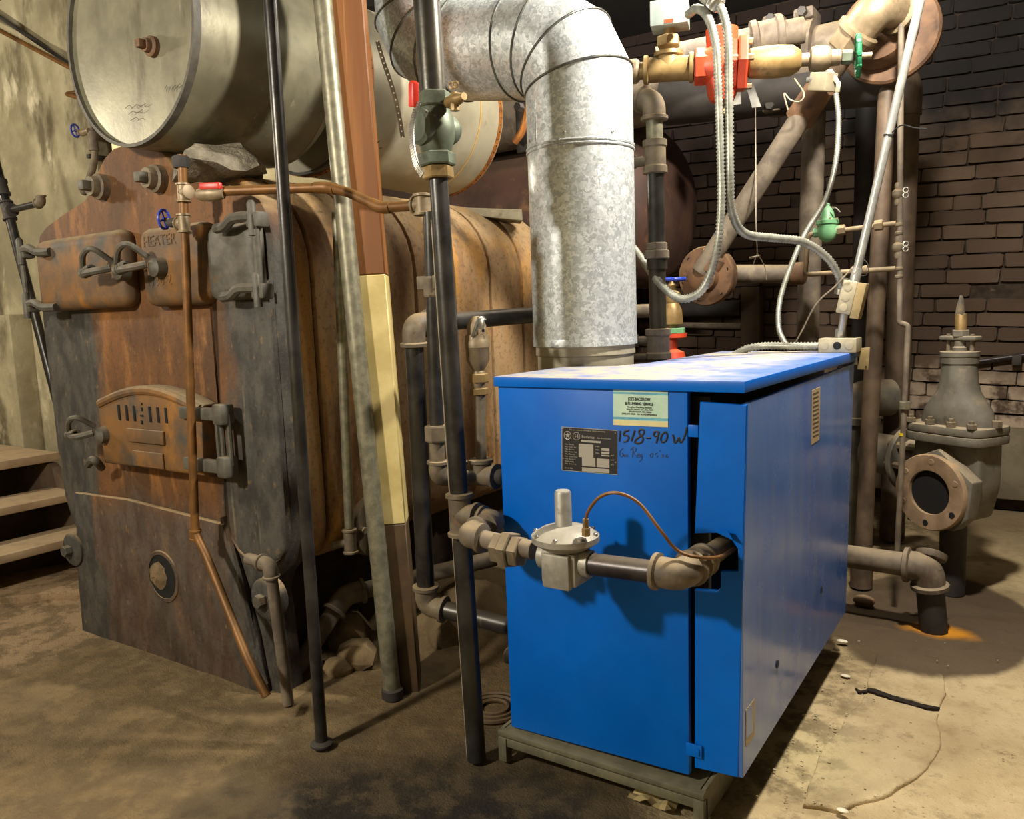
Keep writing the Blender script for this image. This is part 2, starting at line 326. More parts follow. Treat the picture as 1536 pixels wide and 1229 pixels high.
# ---- pipe fittings
def p_pipe(root, a, b, r, m=BLACKPIPE, name='pipe', seg=18):
    return B().cyl(a, b, r, seg).build(name, m, root)
def p_elbow(root, p, c, n, r, m=CAST, leg=None, name='elbow'):
    c = V(c); d1 = (V(p) - c).normalized(); d2 = (V(n) - c).normalized(); leg = leg or r * 2.3; b = B()
    b.tube(round_path([c + d1 * leg, c, c + d2 * leg], leg * .8, 8), r * 1.25, 18)
    for d in (d1, d2): b.lathe([(r * 1.25, 0), (r * 1.5, r * .08), (r * 1.52, r * .42), (r * 1.3, r * .55)], c + d * (leg + r * .1), -d, 20)
    return b.build(name, m, root)
def p_tee(root, c, ax, br, r, m=CAST, leg=None, name='tee', r2=None, bl=None):
    c = V(c); a = V(ax).normalized(); leg = leg or r * 2.2; r2 = r2 or r; b = B()
    b.cyl(c - a * leg, c + a * leg, r * 1.25)
    for s_ in (-1, 1): b.lathe([(r * 1.25, 0), (r * 1.5, r * .08), (r * 1.52, r * .45), (r * 1.3, r * .55)], c + a * s_ * (leg + r * .1), -a * s_, 20)
    if br is not None:
        d = V(br).normalized(); L = bl or leg; b.cyl(c, c + d * L, r2 * 1.25); b.lathe([(r2 * 1.25, 0), (r2 * 1.5, r2 * .08), (r2 * 1.52, r2 * .45), (r2 * 1.3, r2 * .55)], c + d * (L + r2 * .1), -d, 20)
    return b.build(name, m, root)
def p_union(root, c, ax, r, m=CAST, name='union'):
    a = V(ax).normalized(); b = B(); c = V(c)
    b.hexn(c, a, r * 1.75, -r * .55, r * .45); b.hexn(c, a, r * 1.45, -r * 1.5, -r * .55); b.hexn(c, a, r * 1.45, r * .45, r * 1.4)
    return b.build(name, m, root, smooth=False)
def p_coup(root, c, ax, r, L, m=CAST, name='coupling'):
    a = V(ax).normalized(); return B().lathe([(r * 1.2, -L), (r * 1.45, -L * .95), (r * 1.45, -L * .6), (r * 1.28, -L * .5), (r * 1.28, L * .5), (r * 1.45, L * .6), (r * 1.45, L * .95), (r * 1.2, L)], c, a, 20).build(name, m, root)
def run(name, label, cat, pts, r, m=BLACKPIPE, fm=CAST, fit=True, group=None, ends=None):
    """a pipe run: straight pieces are parts named pipe, corners parts named elbow"""
    pts = [V(p) for p in pts]; root = T(name, label, cat, min(pts, key=lambda p: p.z), group)
    for a, b in zip(pts, pts[1:]): p_pipe(root, a, b, r, m)
    for i in range(1, len(pts) - 1):
        if fit: p_elbow(root, pts[i - 1], pts[i], pts[i + 1], r, fm)
    return root
def handwheel(root, o, ax, R, m, stem=.03, spokes=4):
    a, u, w_ = frame(ax); o = V(o); b = B()
    b.torus(o, a, R, R * .14, 28, 8); b.lathe([(R * .22, -R * .14), (R * .25, 0), (R * .2, R * .16)], o, a, 12)
    for k in range(spokes):
        an = 2 * math.pi * k / spokes + .4; b.tube([o, o + (u * math.cos(an) + w_ * math.sin(an)) * R], R * .1, 6)
    for k in range(10):
        an = 2 * math.pi * k / 10; q = o + (u * math.cos(an) + w_ * math.sin(an)) * R; b.box(q, (R * .3, R * .3, R * .26), R * .05, (u * math.cos(an) + w_ * math.sin(an), w_ * math.cos(an) - u * math.sin(an), a), 1)
    b.build('handwheel', m, root); B().cyl(o - a * stem, o, R * .14, 8).build('stem', BRASS, root)
def bolts(root, o, ax, R, n, r, h, m, ph=.2, name='bolt'):
    a, u, w_ = frame(ax); o = V(o)
    for k in range(n):
        an = 2 * math.pi * k / n + ph; B().hexn(o + (u * math.cos(an) + w_ * math.sin(an)) * R, a, r, 0, h).build(name, m, root, smooth=False)
def flexible(root, pts, r, m=FLEX, name='conduit', pitch=.012, n=14):
    pts = spline(pts, n); L = [0]
    for a, b in zip(pts, pts[1:]): L.append(L[-1] + (b - a).length)
    step = pitch / 2; N = int(L[-1] / step); q = []; j = 0
    for i in range(N + 1):
        d = i * step
        while j < len(L) - 2 and L[j + 1] < d: j += 1
        t = (d - L[j]) / max(1e-9, L[j + 1] - L[j]); q.append(pts[j].lerp(pts[j + 1], min(1, t)))
    return B().tube(q, r, 10, radf=lambda i: r * (1.0 if i % 2 else .74)).build(name, m, root, ang=3.0)
X3, Y3, Z3 = V((1, 0, 0)), V((0, 1, 0)), V((0, 0, 1))

def proj(p):
    d = V(p) - CO; t = d.dot(CF); return IW / 2 + FPX * d.dot(CR) / t, IH / 2 - FPX * d.dot(CU) / t
def along(a, b, px):
    a, b = V(a), V(b); lo, hi = -1.5, 2.5
    for _ in range(50):
        m = (lo + hi) / 2
        if proj(a.lerp(b, m))[0] < px: lo = m
        else: hi = m
    return a.lerp(b, lo)
def raise_to(a, b, z): a, b = V(a), V(b); return a + (b - a) * ((z - a.z) / (b.z - a.z))

# ================================================================== THE SETTING
def floor_mat():
    k = NT('concrete_floor')
    c = k.mix(k.rng(k.noise(2.2, detail=8), .35, .65), lin('#b09a72'), lin('#ccb68c'))
    c = k.mix(k.rng(k.noise(14, detail=8), .5, .75, 0, .55), c, lin('#8d7850'))
    c = k.mix(k.rng(k.noise(70), .62, .74, 0, .75), c, lin('#5d4c30')); c = k.mix(k.rng(k.noise(6, detail=9, rough=.75), .56, .66, 0, .45), c, lin('#6e5a38')); c = k.mix(k.rng(k.noise(180), .64, .74, 0, .6), c, lin('#e0d0a8'))
    X = k.sep(); wob = k.math('MULTIPLY', k.math('SUBTRACT', k.noise(3.2), .5), .9)
    dirt = k.rng(k.math('ADD', X[0], wob), -1.0, -.72, 1., 0.)
    c = k.mix(k.math('MULTIPLY', dirt, .85), c, k.mix(k.rng(k.noise(8, detail=8), .35, .65), lin('#523f22'), lin('#6b5532')))
    darkspot = k.dist((-1.15, 1.2, 0), .45, 1.0, .5, 4); c = k.mix(k.math('MULTIPLY', darkspot, .97), c, lin('#1a140b'))  # near-black round patch on the floor in front of the blue boiler
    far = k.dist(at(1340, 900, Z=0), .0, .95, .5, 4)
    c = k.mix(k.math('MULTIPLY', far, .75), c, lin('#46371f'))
    wet = k.dist(at(1395, 925, Z=0), .36, .40, .12, 3, (1, .62, 1)); c = k.mix(k.math('MULTIPLY', wet, .9), c, lin('#473726'))
    rust = k.dist(at(1408, 944, Z=0), .03, .13, .10, 9, (.8, 1.3, 1)); c = k.mix(rust, c, lin('#d48c14'))
    wall = k.rng(k.math('ADD', X[1], wob), 4.3, 5.4, 0., .6); c = k.mix(wall, c, lin('#6c5a40'))
    left = k.rng(X[0], -3.6, -3.2, 1., 0.); c = k.mix(k.math('MULTIPLY', left, .8), c, lin('#a58a68'))
    ye = k.dist(at(1190, 1130, Z=0), .05, .3, .2, 6); c = k.mix(k.math('MULTIPLY', ye, .6), c, lin('#d6c592'))
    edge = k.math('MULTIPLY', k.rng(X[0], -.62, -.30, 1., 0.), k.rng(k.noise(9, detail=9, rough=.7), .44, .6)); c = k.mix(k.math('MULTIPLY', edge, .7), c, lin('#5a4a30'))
    return k.out(c, .85, 0., (.7, .012, k.math('ADD', k.noise(30, detail=9), k.math('MULTIPLY', k.noise(150), .5))))
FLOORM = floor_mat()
def fz(x, y):
    z = mnoise.noise(V((x * 2.2, y * 2.2, .3))) * .012 + mnoise.noise(V((x * 9, y * 9, 1.3))) * .005
    z -= .012
    for cx_, cy_, r_, h in ((-2.25, 2.75, .55, .2), (-2.7, 2.5, .4, .12), (-1.95, 2.55, .25, .10)):
        d = math.hypot(x - cx_, y - cy_) / r_
        if d < 2: z += h * math.exp(-d * d * 2) * (1 + .5 * mnoise.noise(V((x * 7, y * 7, 5))))
    return z
b = B(); NX, NY = 190, 150; X0, X1_, Y0, Y1_ = -9.0, 2.6, -2.2, 5.9
vv = [(X0 + (X1_ - X0) * i / NX, Y0 + (Y1_ - Y0) * j / NY) for j in range(NY + 1) for i in range(NX + 1)]
b.faces([(x, y, fz(x, y)) for x, y in vv], [(j * (NX + 1) + i, j * (NX + 1) + i + 1, (j + 1) * (NX + 1) + i + 1, (j + 1) * (NX + 1) + i) for j in range(NY) for i in range(NX)])
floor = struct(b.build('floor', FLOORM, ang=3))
def slab(poly, h):
    q = [at(x, y, Z=.0) for x, y in poly]; out = []
    for i, p in enumerate(q):
        n = q[(i + 1) % len(q)]
        for k in range(6):
            t = p.lerp(n, k / 6); nz = mnoise.noise_vector(t * 14) * .014; out.append(V((t.x + nz.x, t.y + nz.y, -.03)))
    t = bmesh.new(); B_ = B(); B_.prism(out, (0, 0, h + .03), .006, 2); return B_.jitter(.003, 5).build('slab_piece', FLOORM, floor, ang=1.0)
slab([(1318, 982), (1368, 988), (1412, 1012), (1420, 1040), (1408, 1060), (1350, 1046), (1300, 1032)], .002)
slab([(1296, 1041), (1350, 1054), (1406, 1068), (1410, 1110), (1392, 1150), (1340, 1188), (1262, 1212), (1200, 1206), (1238, 1120)], -.001)
q = [at(x, y, Z=-.004) for x, y in ((1284, 1033), (1292, 1038), (1306, 1034), (1330, 1042), (1352, 1050), (1380, 1058), (1410, 1064), (1408, 1067), (1378, 1063), (1350, 1055), (1326, 1046), (1302, 1039), (1290, 1041))]
q2 = []
for i, p in enumerate(q):
    for k in range(7):
        t = p.lerp(q[(i + 1) % len(q)], k / 7); nz = mnoise.noise_vector(t * 50) * .0075; q2.append(V((t.x + nz.x, t.y + nz.y, .002)))
B().prism(q2, (0, 0, -.02)).build('crack_fill', SLOTD, floor)  # dark brown strip set into the gap between the slab pieces
# back wall of brick
def brick_mat():
    k = NT('old_brick'); oi = k.node('ShaderNodeObjectInfo')
    c = k.mix(oi.outputs['Random'], lin('#4a3a2e'), lin('#625040'))
    c = k.mix(k.rng(k.noise(6), .5, .7, 0, .6), c, lin('#5c4836')); c = k.mix(k.rng(k.noise(25), .6, .8, 0, .6), c, lin('#3a291e'))
    X = k.sep(); wob = k.math('MULTIPLY', k.math('SUBTRACT', k.noise(3), .5), .9)
    lowr = k.rng(k.math('ADD', X[2], wob), .95, .6, 0., 1.)
    c = k.mix(k.math('MULTIPLY', lowr, k.rng(k.noise(7, detail=8), .36, .52)), c, lin('#b8a48e'))
    topdark = k.rng(k.math('ADD', X[2], wob), 2.1, 2.5, 0., .97); c = k.mix(topdark, c, lin('#0f0c0b'))  # bricks turn almost black towards the top of the wall
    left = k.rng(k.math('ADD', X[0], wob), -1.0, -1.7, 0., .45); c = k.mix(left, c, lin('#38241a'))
    return k.out(c, .88, 0., (.5, .006, k.noise(60, detail=8)))
BRICK = brick_mat()
MORTAR = mat('dark_mortar', '#2e241b', '#42352a', 20, .95, 0, [('#6b5d4c', 9, .62, .75, (1, 1, 1))], 0, bump=.5)
PLASTER = mat('stained_plaster', '#7f765c', '#a89e80', 2.2, .85, 0, [('#5e563f', 3.5, .5, .66, (1, 1, .5)), ('#c2b89c', 5, .56, .72, (1, 1, .6)), ('#55503f', 30, .68, .8, (1, 1, .15))], 0, bump=.35, bsc=35, bd=.01)
REARP = mat('pale_rear_plaster', '#a89c7c', '#c0b694', 3, .85, 0, [('#8a7f62', 6, .6, .75, (1, 1, .5))], 0, bump=.2)
BRICKD = mat('dark_brick_wall', '#2e231b', '#40322a', 8, .9, bump=.4)
CONCR = mat('grey_concrete', '#6f6552', '#857a64', 6, .9, 0, [('#574d3c', 10, .6, .75, (1, 1, 1))], .3, bump=.4, bsc=40, bd=.006)
CEILM = mat('sooty_ceiling', '#171412', '#211d1a', 3, .95, 0, bump=.2)
wb = struct(B().box((-3.0, 5.80, 1.7), (12.4, .16, 3.4)).build('wall_back', MORTAR))
variants = []
for k in range(6):
    q = B().box((0, 0, 0), (1, 1, 1), .06, None, 1)
    for v in q.bm.verts: v.co += V((random.uniform(-.015, .015), random.uniform(-.12, .1), random.uniform(-.06, .06)))
    bmesh.ops.recalc_face_normals(q.bm, faces=q.bm.faces)
    me = bpy.data.meshes.new('brick'); q.bm.to_mesh(me); q.bm.free(); me.materials.append(BRICK); variants.append(me)
CH, BL = .0885, .292
rng = random.Random(3)
far = B(); gone = {(9, 9), (9, 11), (16, 5)}
for row in range(31):
    z0 = .53 + row * CH; x = -2.9 + (row % 2) * BL * .5 + rng.uniform(-.05, .05); col = 0
    while x < 2.3:
        L = BL * (1 if rng.random() < .8 else .5) * rng.uniform(.93, 1.07)
        zc = z0 + CH / 2 - .03 * (x + 1.0); yy = 5.708 + rng.uniform(-.006, .008)
        if x < .35:
            if (row, col) not in gone:
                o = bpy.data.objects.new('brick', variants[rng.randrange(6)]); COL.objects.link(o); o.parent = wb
                o.location = (x + L / 2, yy, zc); o.scale = (L - .010, .05, CH - .009); o.rotation_euler = (0, .03 + rng.uniform(-.008, .008), 0)
        else: far.box((x + L / 2, yy, zc), (L - .012, .05, CH - .012))
        x += L; col += 1
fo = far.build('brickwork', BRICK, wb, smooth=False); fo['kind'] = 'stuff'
struct(B().box((-.6, 5.69, .30), (6.4, .16, .44), .02).jitter(.006, 4).build('trim_1', CONCR))
wx = at(146, 235, Y=2.5).x
wl = struct(B().box((wx - 2.3, 2.545, 1.6), (4.6, .09, 3.3)).jitter(.01, 3).build('wall_left', PLASTER))
pil = at(24, 560, Y=2.38)
B().box((pil.x - 1.0, 2.44, .95), (2.0, .13, .95), .01).build('pilaster', PLASTER, wl)
for k, py in enumerate((500, 545, 590, 622, 648)):
    p = at(33, py, Y=2.49); o = bpy.data.objects.new('brick', variants[k]); COL.objects.link(o); o.parent = wl; o.location = (p.x, 2.492, p.z); o.scale = (.10 + .03 * (k % 2), .03, .075)
struct(B().box((-6.6, 4.06, 1.5), (5.4, .16, 3.5)).build('wall_left_rear', REARP))
struct(B().box((-9.1, 1.8, 1.5), (.16, 8.4, 3.5)).build('wall_far_left', PLASTER))
struct(B().box((2.65, 1.8, 1.5), (.16, 8.4, 3.5)).build('wall_right', BRICKD))
struct(B().box((-3.2, -2.25, 1.5), (12, .16, 3.5)).build('wall_front', PLASTER))
struct(B().box((-3.2, 1.8, 3.36), (12, 8.4, .1)).build('ceiling', CEILM))

# ================================================================== BLUE GAS BOILER
XL, XR, YF, YB, ZT = -1.290, -.588, 1.852, 3.16, 1.157
ga = T('gas_boiler', 'large blue enamelled gas boiler cabinet with black handwriting on its front', 'boiler', (XL, YF, 0))
cap = [(XL - .005, YF - .012), (XR + .006, YF - .012), (XR + .006, YB + .02), (-1.10, YB + .02), (-1.10, 2.46), (-1.14, 2.30), (XL - .005, 2.235)]
cb = B(); cb.prism([(x, y, ZT - .029) for x, y in cap], (0, 0, .029), .004, 2)
for v in cb.bm.verts: v.co.z -= .013 * (v.co.y - YF) / (YB - YF) + (.006 * max(0, (v.co.y - YF) / (YB - YF)) if v.co.z < ZT - .015 else 0)
cb.build('top_cap', BLUECAP, ga)
fl = at(767, 1092, Y=YF); fr = at(1031, 1162, Y=YF)
B().prism([(XL, YF, .104), (-.732, YF, .122), (-.726, YF, 1.131), (XL, YF, 1.131)], (0, .022, 0), .004).build('front_panel', BLUE, ga)
P = lambda x, y: at(x, y, Y=YF - .010)
fp = [P(1050, 603), P(1120, 608), P(1107, 1167), P(1042, 1152), P(1042, 885), P(1076, 887), P(1081, 882), P(1081, 858), P(1107, 857), P(1108, 826), P(1098, 811), P(1075, 800), P(1042, 801)]
B().prism(fp, (0, .012, 0), .0015, 1, False).build('corner_panel', BLUE, ga)
sb = B(); sb.prism([(XR, YF - .008, .163), (XR, 3.06, .176), (XR, 3.14, 1.100), (XR, YF - .008, 1.100)], (-.012, 0, 0), .002, 1); sb.build('side_panel', BLUESIDE, ga)
# bent flap over the opening
p0 = at(1076, 798, Y=YF - .012); b = B(); q = [at(1076, 797, Y=YF - .012), at(1092, 797, Y=YF - .03), at(1100, 812, Y=YF - .035), at(1090, 806, Y=YF - .02)]
b.prism(q, (0, .002, 0)); b.build('bent_flap', BLUE, ga)
for (x, y) in ((1166, 997), (1232, 886)):
    p = at(x, y, X=XR + .001); B().lathe([(.011, 0), (.011, .0015)], p, X3, 16).build('screw_hole', SLOT, ga)
b = B(); b.box((-.98, 2.52, .62), (.58, 1.22, .98)); b.build('inner_casing', DARKMETAL, ga)
B().box((XL + .006, 2.06, .62), (.012, .40, 1.0), .002).build('left_panel', BLUE, ga)
# clips
p = at(1040, 647, Y=YF - .004); B().box(p, (.026, .004, .03), .001).build('clip', BLUE, ga)
p = at(1041, 1126, Y=YF - .016); b = B(); b.box(p, (.042, .004, .034), .001); b.box(p + V((.012, -.004, .0)), (.006, .006, .016), .001); b.build('clip', BLUE, ga)
# base frame: channel front with lips and legs
bb = B(); zt = .094
bb.box((-1.005, 1.856, zt - .008), (.64, .05, .016), .002); bb.box((-1.005, 1.842, .058), (.64, .010, .026), .002); bb.box((-1.005, 1.850, .075), (.632, .006, .03))
for x in (-1.312, -.700): bb.box((x, 1.848, .034), (.028, .03, .075), .002)
bb.box((-.692, 2.45, .052), (.012, 1.2, .09), .002); bb.box((-1.318, 2.45, .052), (.012, 1.2, .09), .002); bb.box((-1.0, 3.06, .05), (.62, .02, .09), .002); bb.box((-1.0, 2.45, zt - .004), (.6, 1.2, .016))
bb.build('base_frame', FRAME, ga)
p = at(750, 980, Y=YF + .12); B().lathe([(.02, 0), (.02, .1), (.026, .1), (.026, .145), (.02, .15)], (XL + .06, p.y, p.z), -X3, 16).build('pipe_stub', CAST, ga)
b = B(); b.box((-1.42, 2.62, .78), (.36, .62, .62), .01); b.build('smoke_box', FRAME, ga)
# stickers and lettering
YS = YF - .0012
def quad(root, name, m, px, y=YS, dy=.001): return B().prism([at(x_, y_, Y=y) for x_, y_ in px], (0, dy, 0)).build(name, m, root, smooth=False)
stk = quad(ga, 'service_sticker', STKG, [(920, 634), (1002, 641), (1002, 588), (920, 584)]); stk['label'] = 'mint green service sticker with a cream band'
quad(stk, 'band', STKC, [(920, 638), (1002, 641.5), (1002, 634), (920, 630)], YS - .0006)
quad(stk, 'stripe', STKB, [(920, 629), (1002, 632), (1002, 628.5), (920, 625.5)], YS - .0009); quad(stk, 'stripe', STKB, [(920, 590.5), (1002, 593), (1002, 590), (920, 587.5)], YS - .0009)
def line(s, px, py, h, parent, m=INK, wpx=None, **kw):
    p = at(px, py, Y=YS - .0012); sx = 1.
    o = text(s, 1.0, (0, 0, 0), parent, m, name='tmp', align='LEFT'); w_ = max(v.co.x for v in o.data.vertices) - min(v.co.x for v in o.data.vertices); bpy.data.objects.remove(o)
    size = rad(p, h) * 2 / .72; sx = (rad(p, wpx) * 2) / (w_ * size) if wpx else 1.
    return text(s, size, p, parent, m, sx=sx, **kw)
line("JOE'S BACKFLOW", 942, 600.5, 5.0, stk, wpx=36); line('& PLUMBING SERVICE', 937.5, 607.3, 5.0, stk, wpx=45)
line('Complete Plumbing Services', 940, 611.3, 2.6, stk, TAGINK, 40); line('1225 E. Sunset Dr., Ste. 424', 939, 615, 2.6, stk, TAGINK, 42)
line('BELLINGHAM, WA 98226', 943, 618.6, 2.4, stk, TAGINK, 36); line('(360) 671-3620   Lic. # JOESBPS098D2', 932.5, 621.8, 2.6, stk, TAGINK, 56)
pl = quad(ga, 'rating_plate', PLATES, [(842.5, 706), (926, 713), (926, 646), (842.5, 640.5)]); pl['label'] = 'black and silver rating plate'
quad(pl, 'plate_face', PLATEK, [(843.3, 705.2), (925.2, 712), (925.2, 646.8), (843.3, 641.4)], YS - .0008)
def sq(x0, y0, x1, y1, m=PLATES, n='print_field'): sk = .075; quad(pl, n, m, [(x0, y1 + (x0 - 842) * sk), (x1, y1 + (x1 - 842) * sk), (x1, y0 + (x1 - 842) * sk), (x0, y0 + (x0 - 842) * sk)], YS - .0012, .0004)
sq(871.5, 658, 901, 661); sq(868, 664, 890, 684); sq(902, 668, 914, 672); sq(902, 673.5, 914, 676.5); sq(902, 678, 914, 680); sq(873, 684, 893, 697)
sq(895, 684, 914, 697); sq(873, 699, 914, 705)
for k in range(9): line('Max. Burner Rating'[:10 + (k * 5) % 9], 847.5, 667.5 + k * 3.6, 2.0, pl, PLATES, 15 + (k * 4) % 7)
line('Buderus', 872.5, 657.5, 4.6, pl, PLATES, 21); line('Gas-fired boiler', 895, 658.5, 2.2, pl, PLATES, 24); line('Do not remove this plate when servicing', 854, 645.7, 2.2, pl, PLATES, 60); line('Serial No.', 847.5, 703, 2.2, pl, PLATES, 14)
for k in range(3): line('MBH', 893.5, 671 + 5 * k, 2, pl, PLATES, 6); line('psi', 916, 684 + 7 * k, 2, pl, PLATES, 5)
pc = at(851.5, 653.5, Y=YS - .0014); rr = rad(pc, 12); B().torus(pc, Y3, rr, rr * .12, 22, 6).build('emblem', PLATES, pl)
B().prism([pc + V((math.sin(a) * rr * (.75 if i % 2 == 0 else .32), 0, math.cos(a) * rr * (.75 if i % 2 == 0 else .32))) for i, a in enumerate([math.pi * j / 5 for j in range(10)])], (0, .0005, 0)).build('emblem', PLATES, pl, smooth=False)
pc = at(864.8, 654.8, Y=YS - .0014); b = B(); b.tube([pc + V((math.cos(a), 0, math.sin(a))) * rr * 1.02 for a in [math.pi / 8 + math.pi * j / 4 for j in range(8)]], rr * .1, 6, closed=True)
for dx in (-.38, .38): b.box(pc + V((rr * dx, 0, 0)), (rr * .16, .0008, rr * 1.0))
b.box(pc, (rr * .7, .0008, rr * .15)); b.build('emblem', PLATES, pl)
for (x, y) in ((844.8, 643), (923, 650), (844.8, 688), (923.5, 694)): B().lathe([(.0022, 0), (.0016, .001)], at(x, y, Y=YS - .001), -Y3, 10).build('rivet', CHROME, pl)
def strokes(root, name, m, lst, r, ox=920, oy=580, k=8.084, y=None):
    y = YS + .0004 if y is None else y
    b = B()
    for s_ in lst:
        q = [at(ox + x_ / k, oy + y_ / k, Y=y) for x_, y_ in s_]
        b.tube(spline(q, 6) if len(q) > 2 else q, r, 8)
    for v in b.bm.verts: v.co.y = y + (v.co.y - y) * .3
    return b.build(name, m, root)
strokes(ga, 'marker_writing', INK, [[(85, 540), (72, 670)], [(192, 530), (140, 545)], [(140, 545), (126, 590), (175, 600), (186, 632), (160, 668), (122, 672)], [(260, 535), (218, 665)],
    [(375, 535), (340, 522), (308, 548), (325, 588), (356, 622), (350, 668), (310, 692), (264, 683), (272, 648), (322, 610), (366, 575), (375, 535)], [(400, 628), (452, 626)],
    [(550, 555), (515, 546), (490, 578), (506, 606), (545, 590), (552, 556), (540, 610), (520, 692)], [(628, 550), (590, 590), (575, 650), (602, 680), (642, 650), (655, 590), (628, 550)],
    [(722, 585), (735, 640), (748, 686), (775, 660), (792, 622), (802, 662), (818, 680), (850, 640), (875, 570), (890, 495)]], .0026)['label'] = 'black marker writing'
strokes(ga, 'marker_writing', INKF, [[(122, 745), (86, 780), (76, 830), (96, 855), (116, 835), (114, 812), (98, 813)], [(150, 828), (132, 830), (130, 850), (148, 848), (152, 826), (156, 850)], [(172, 826), (160, 834), (174, 846), (160, 852)],
    [(238, 760), (230, 865)], [(205, 775), (240, 740), (276, 755), (264, 788), (240, 800), (286, 862)], [(290, 842), (312, 826), (300, 814), (286, 840), (300, 862), (318, 855)], [(346, 820), (326, 830), (330, 855), (348, 838), (345, 880), (310, 915)],
    [(470, 808), (448, 826), (452, 860), (472, 854), (478, 826), (470, 808)], [(530, 805), (512, 812), (514, 832), (536, 842), (520, 865)], [(566, 775), (562, 790)], [(584, 832), (602, 825), (600, 845), (584, 862), (612, 860)], [(652, 820), (634, 848), (650, 868), (660, 855), (644, 845)]], .0012)['label'] = 'faded blue handwriting'
q = [at(x, y, X=XR + .0012) for x, y in ((1217, 668), (1229, 660), (1230.5, 580), (1218, 586))]
tg = B().prism(q, (-.001, 0, 0)).build('paper_tag', TAGM, ga, smooth=False)
for k in range(11):
    y0 = 590 + k * 6.4; B().prism([at(x, y, X=XR + .0016) for x, y in ((1219.5, y0 + 3), (1228, y0 - 1), (1228, y0 - 3.2), (1219.5, y0 + .6))], (-.0004, 0, 0)).build('print_line', TAGINK, tg, smooth=False)
q = [at(x, y, X=XR + .0012) for x, y in ((1118.5, 1121), (1132, 1103), (1132.5, 1048), (1119, 1066))]
tg = B().prism(q, (-.001, 0, 0)).build('worn_sticker', TAGM, ga, smooth=False)
q = [at(x, y, X=XR + .0016) for x, y in ((1119.5, 1110), (1129, 1098), (1129, 1056), (1119.5, 1069))]
B().prism(q, (-.0004, 0, 0)).build('worn_patch', BLUESIDE, tg, smooth=False)

SEAM = mat('duct_seam_steel', '#5c5e5c', '#77786f', 30, .4, .8, bump=0)
# ================================================================== FLUE DUCT (galvanised, two gored elbows)
FC = V((-1.318, 2.425, 0)); FR = .176; FD = V((-.985, .055, .17)).normalized(); rb = FR + .035
def arc(o, d0, d1, R):  # centre-line corner points of a three-seam gored elbow, and its end point
    th = d0.angle(d1); e = (d1 - d0 * d1.dot(d0)).normalized(); c = o + e * R; k = R / math.cos(th / 6)
    return [c - e * k * math.cos(a) + d0 * k * math.sin(a) for a in (th / 6, th / 2, th * 5 / 6)], c - e * R * math.cos(th) + d0 * R * math.sin(th)
pth = FC + (FD * .45); zh = at(720, 74, Y=pth.y).z - .20 * FD.z; zv = zh - rb
E1, H0 = arc(FC + Z3 * zv, Z3, FD, rb); H1 = H0 + FD * .33; E2, H2 = arc(H1, FD, Z3, rb); TOP = V((H2.x, H2.y, 3.3))
cl = [FC + Z3 * at(880, 519, Y=2.25).z] + E1 + E2 + [TOP]
def miter(cl, R, seg=40):
    dirs = [(b_ - a_).normalized() for a_, b_ in zip(cl, cl[1:])]; d = dirs[0]; u = V((FD.x, FD.y, 0)).normalized(); w_ = d.cross(u)
    ring = [cl[0] + (u * math.cos(2 * math.pi * k / seg) + w_ * math.sin(2 * math.pi * k / seg)) * R for k in range(seg)]; rings = [ring]
    for i in range(1, len(cl)):
        d = dirs[i - 1]; n = (dirs[i - 1] + (dirs[i] if i < len(dirs) else d)).normalized()
        ring = [p + d * ((cl[i] - p).dot(n) / d.dot(n)) for p in ring]; rings.append(ring)
    return rings
flue = T('flue_duct', 'galvanised round flue duct with gored elbow rising off the blue boiler', 'duct', (FC.x, FC.y, 1.05))
rings = miter(cl, FR)
names = ['duct_pipe', 'elbow_gore', 'elbow_gore', 'duct_pipe', 'elbow_gore', 'elbow_gore', 'duct_pipe']
for i in range(len(rings) - 1):
    b = B(); n = len(rings[i]); b.faces(rings[i] + rings[i + 1], [(k, (k + 1) % n, n + (k + 1) % n, n + k) for k in range(n)]); b.build(names[i], GALV, flue)
for i in range(1, 7):
    b = B(); b.tube([p + (p - cl[i]).normalized() * .001 for p in rings[i]], .0042, 8, closed=True); b.build('seam', SEAM, flue)
def ringz(z, r, name='joint_ring', m=GALV, o=None, axd=Z3): B().torus(o if o else FC + Z3 * z, axd, FR + r, .004, 40, 8).build(name, m, flue)
zj = at(880, 203, Y=2.25).z; ringz(zj, .001); ringz(zj - .012, .001)
zl = at(880, 521, Y=2.25).z
B().lathe([(FR + .0015, zl), (FR + .0015, zl + .02), (FR + .0005, zl + .024)], FC, Z3, 40).build('joint_ring', GALV, flue)
B().lathe([(FR - .012, 1.05), (FR - .012, zl - .035), (FR - .006, zl - .03), (FR - .008, zl + .002)], FC, Z3, 40).build('collar', mat('dusty_collar', '#98907a', '#aca48c', 8, .6, .3, (), .3), flue)
for f in (.05, .30): 
    o = H0 + FD * f; B().torus(o, FD, FR + .001, .004, 40, 8).build('joint_ring', SEAM, flue)
B().tube([FC + V((math.cos(-2.0), math.sin(-2.0), 0)) * (FR + .001) + Z3 * z for z in (zj + .01, zv - .02)], .0016, 6).build('lap_seam', GALV, flue)
for k in range(3):
    a = -2.25 + k * .9; B().lathe([(.005, 0), (.003, .004), (0, .005)], FC + V((math.cos(a), math.sin(a), 0)) * FR + Z3 * (zj + .022), V((math.cos(a), math.sin(a), 0)), 10).build('screw', CHROME, flue)

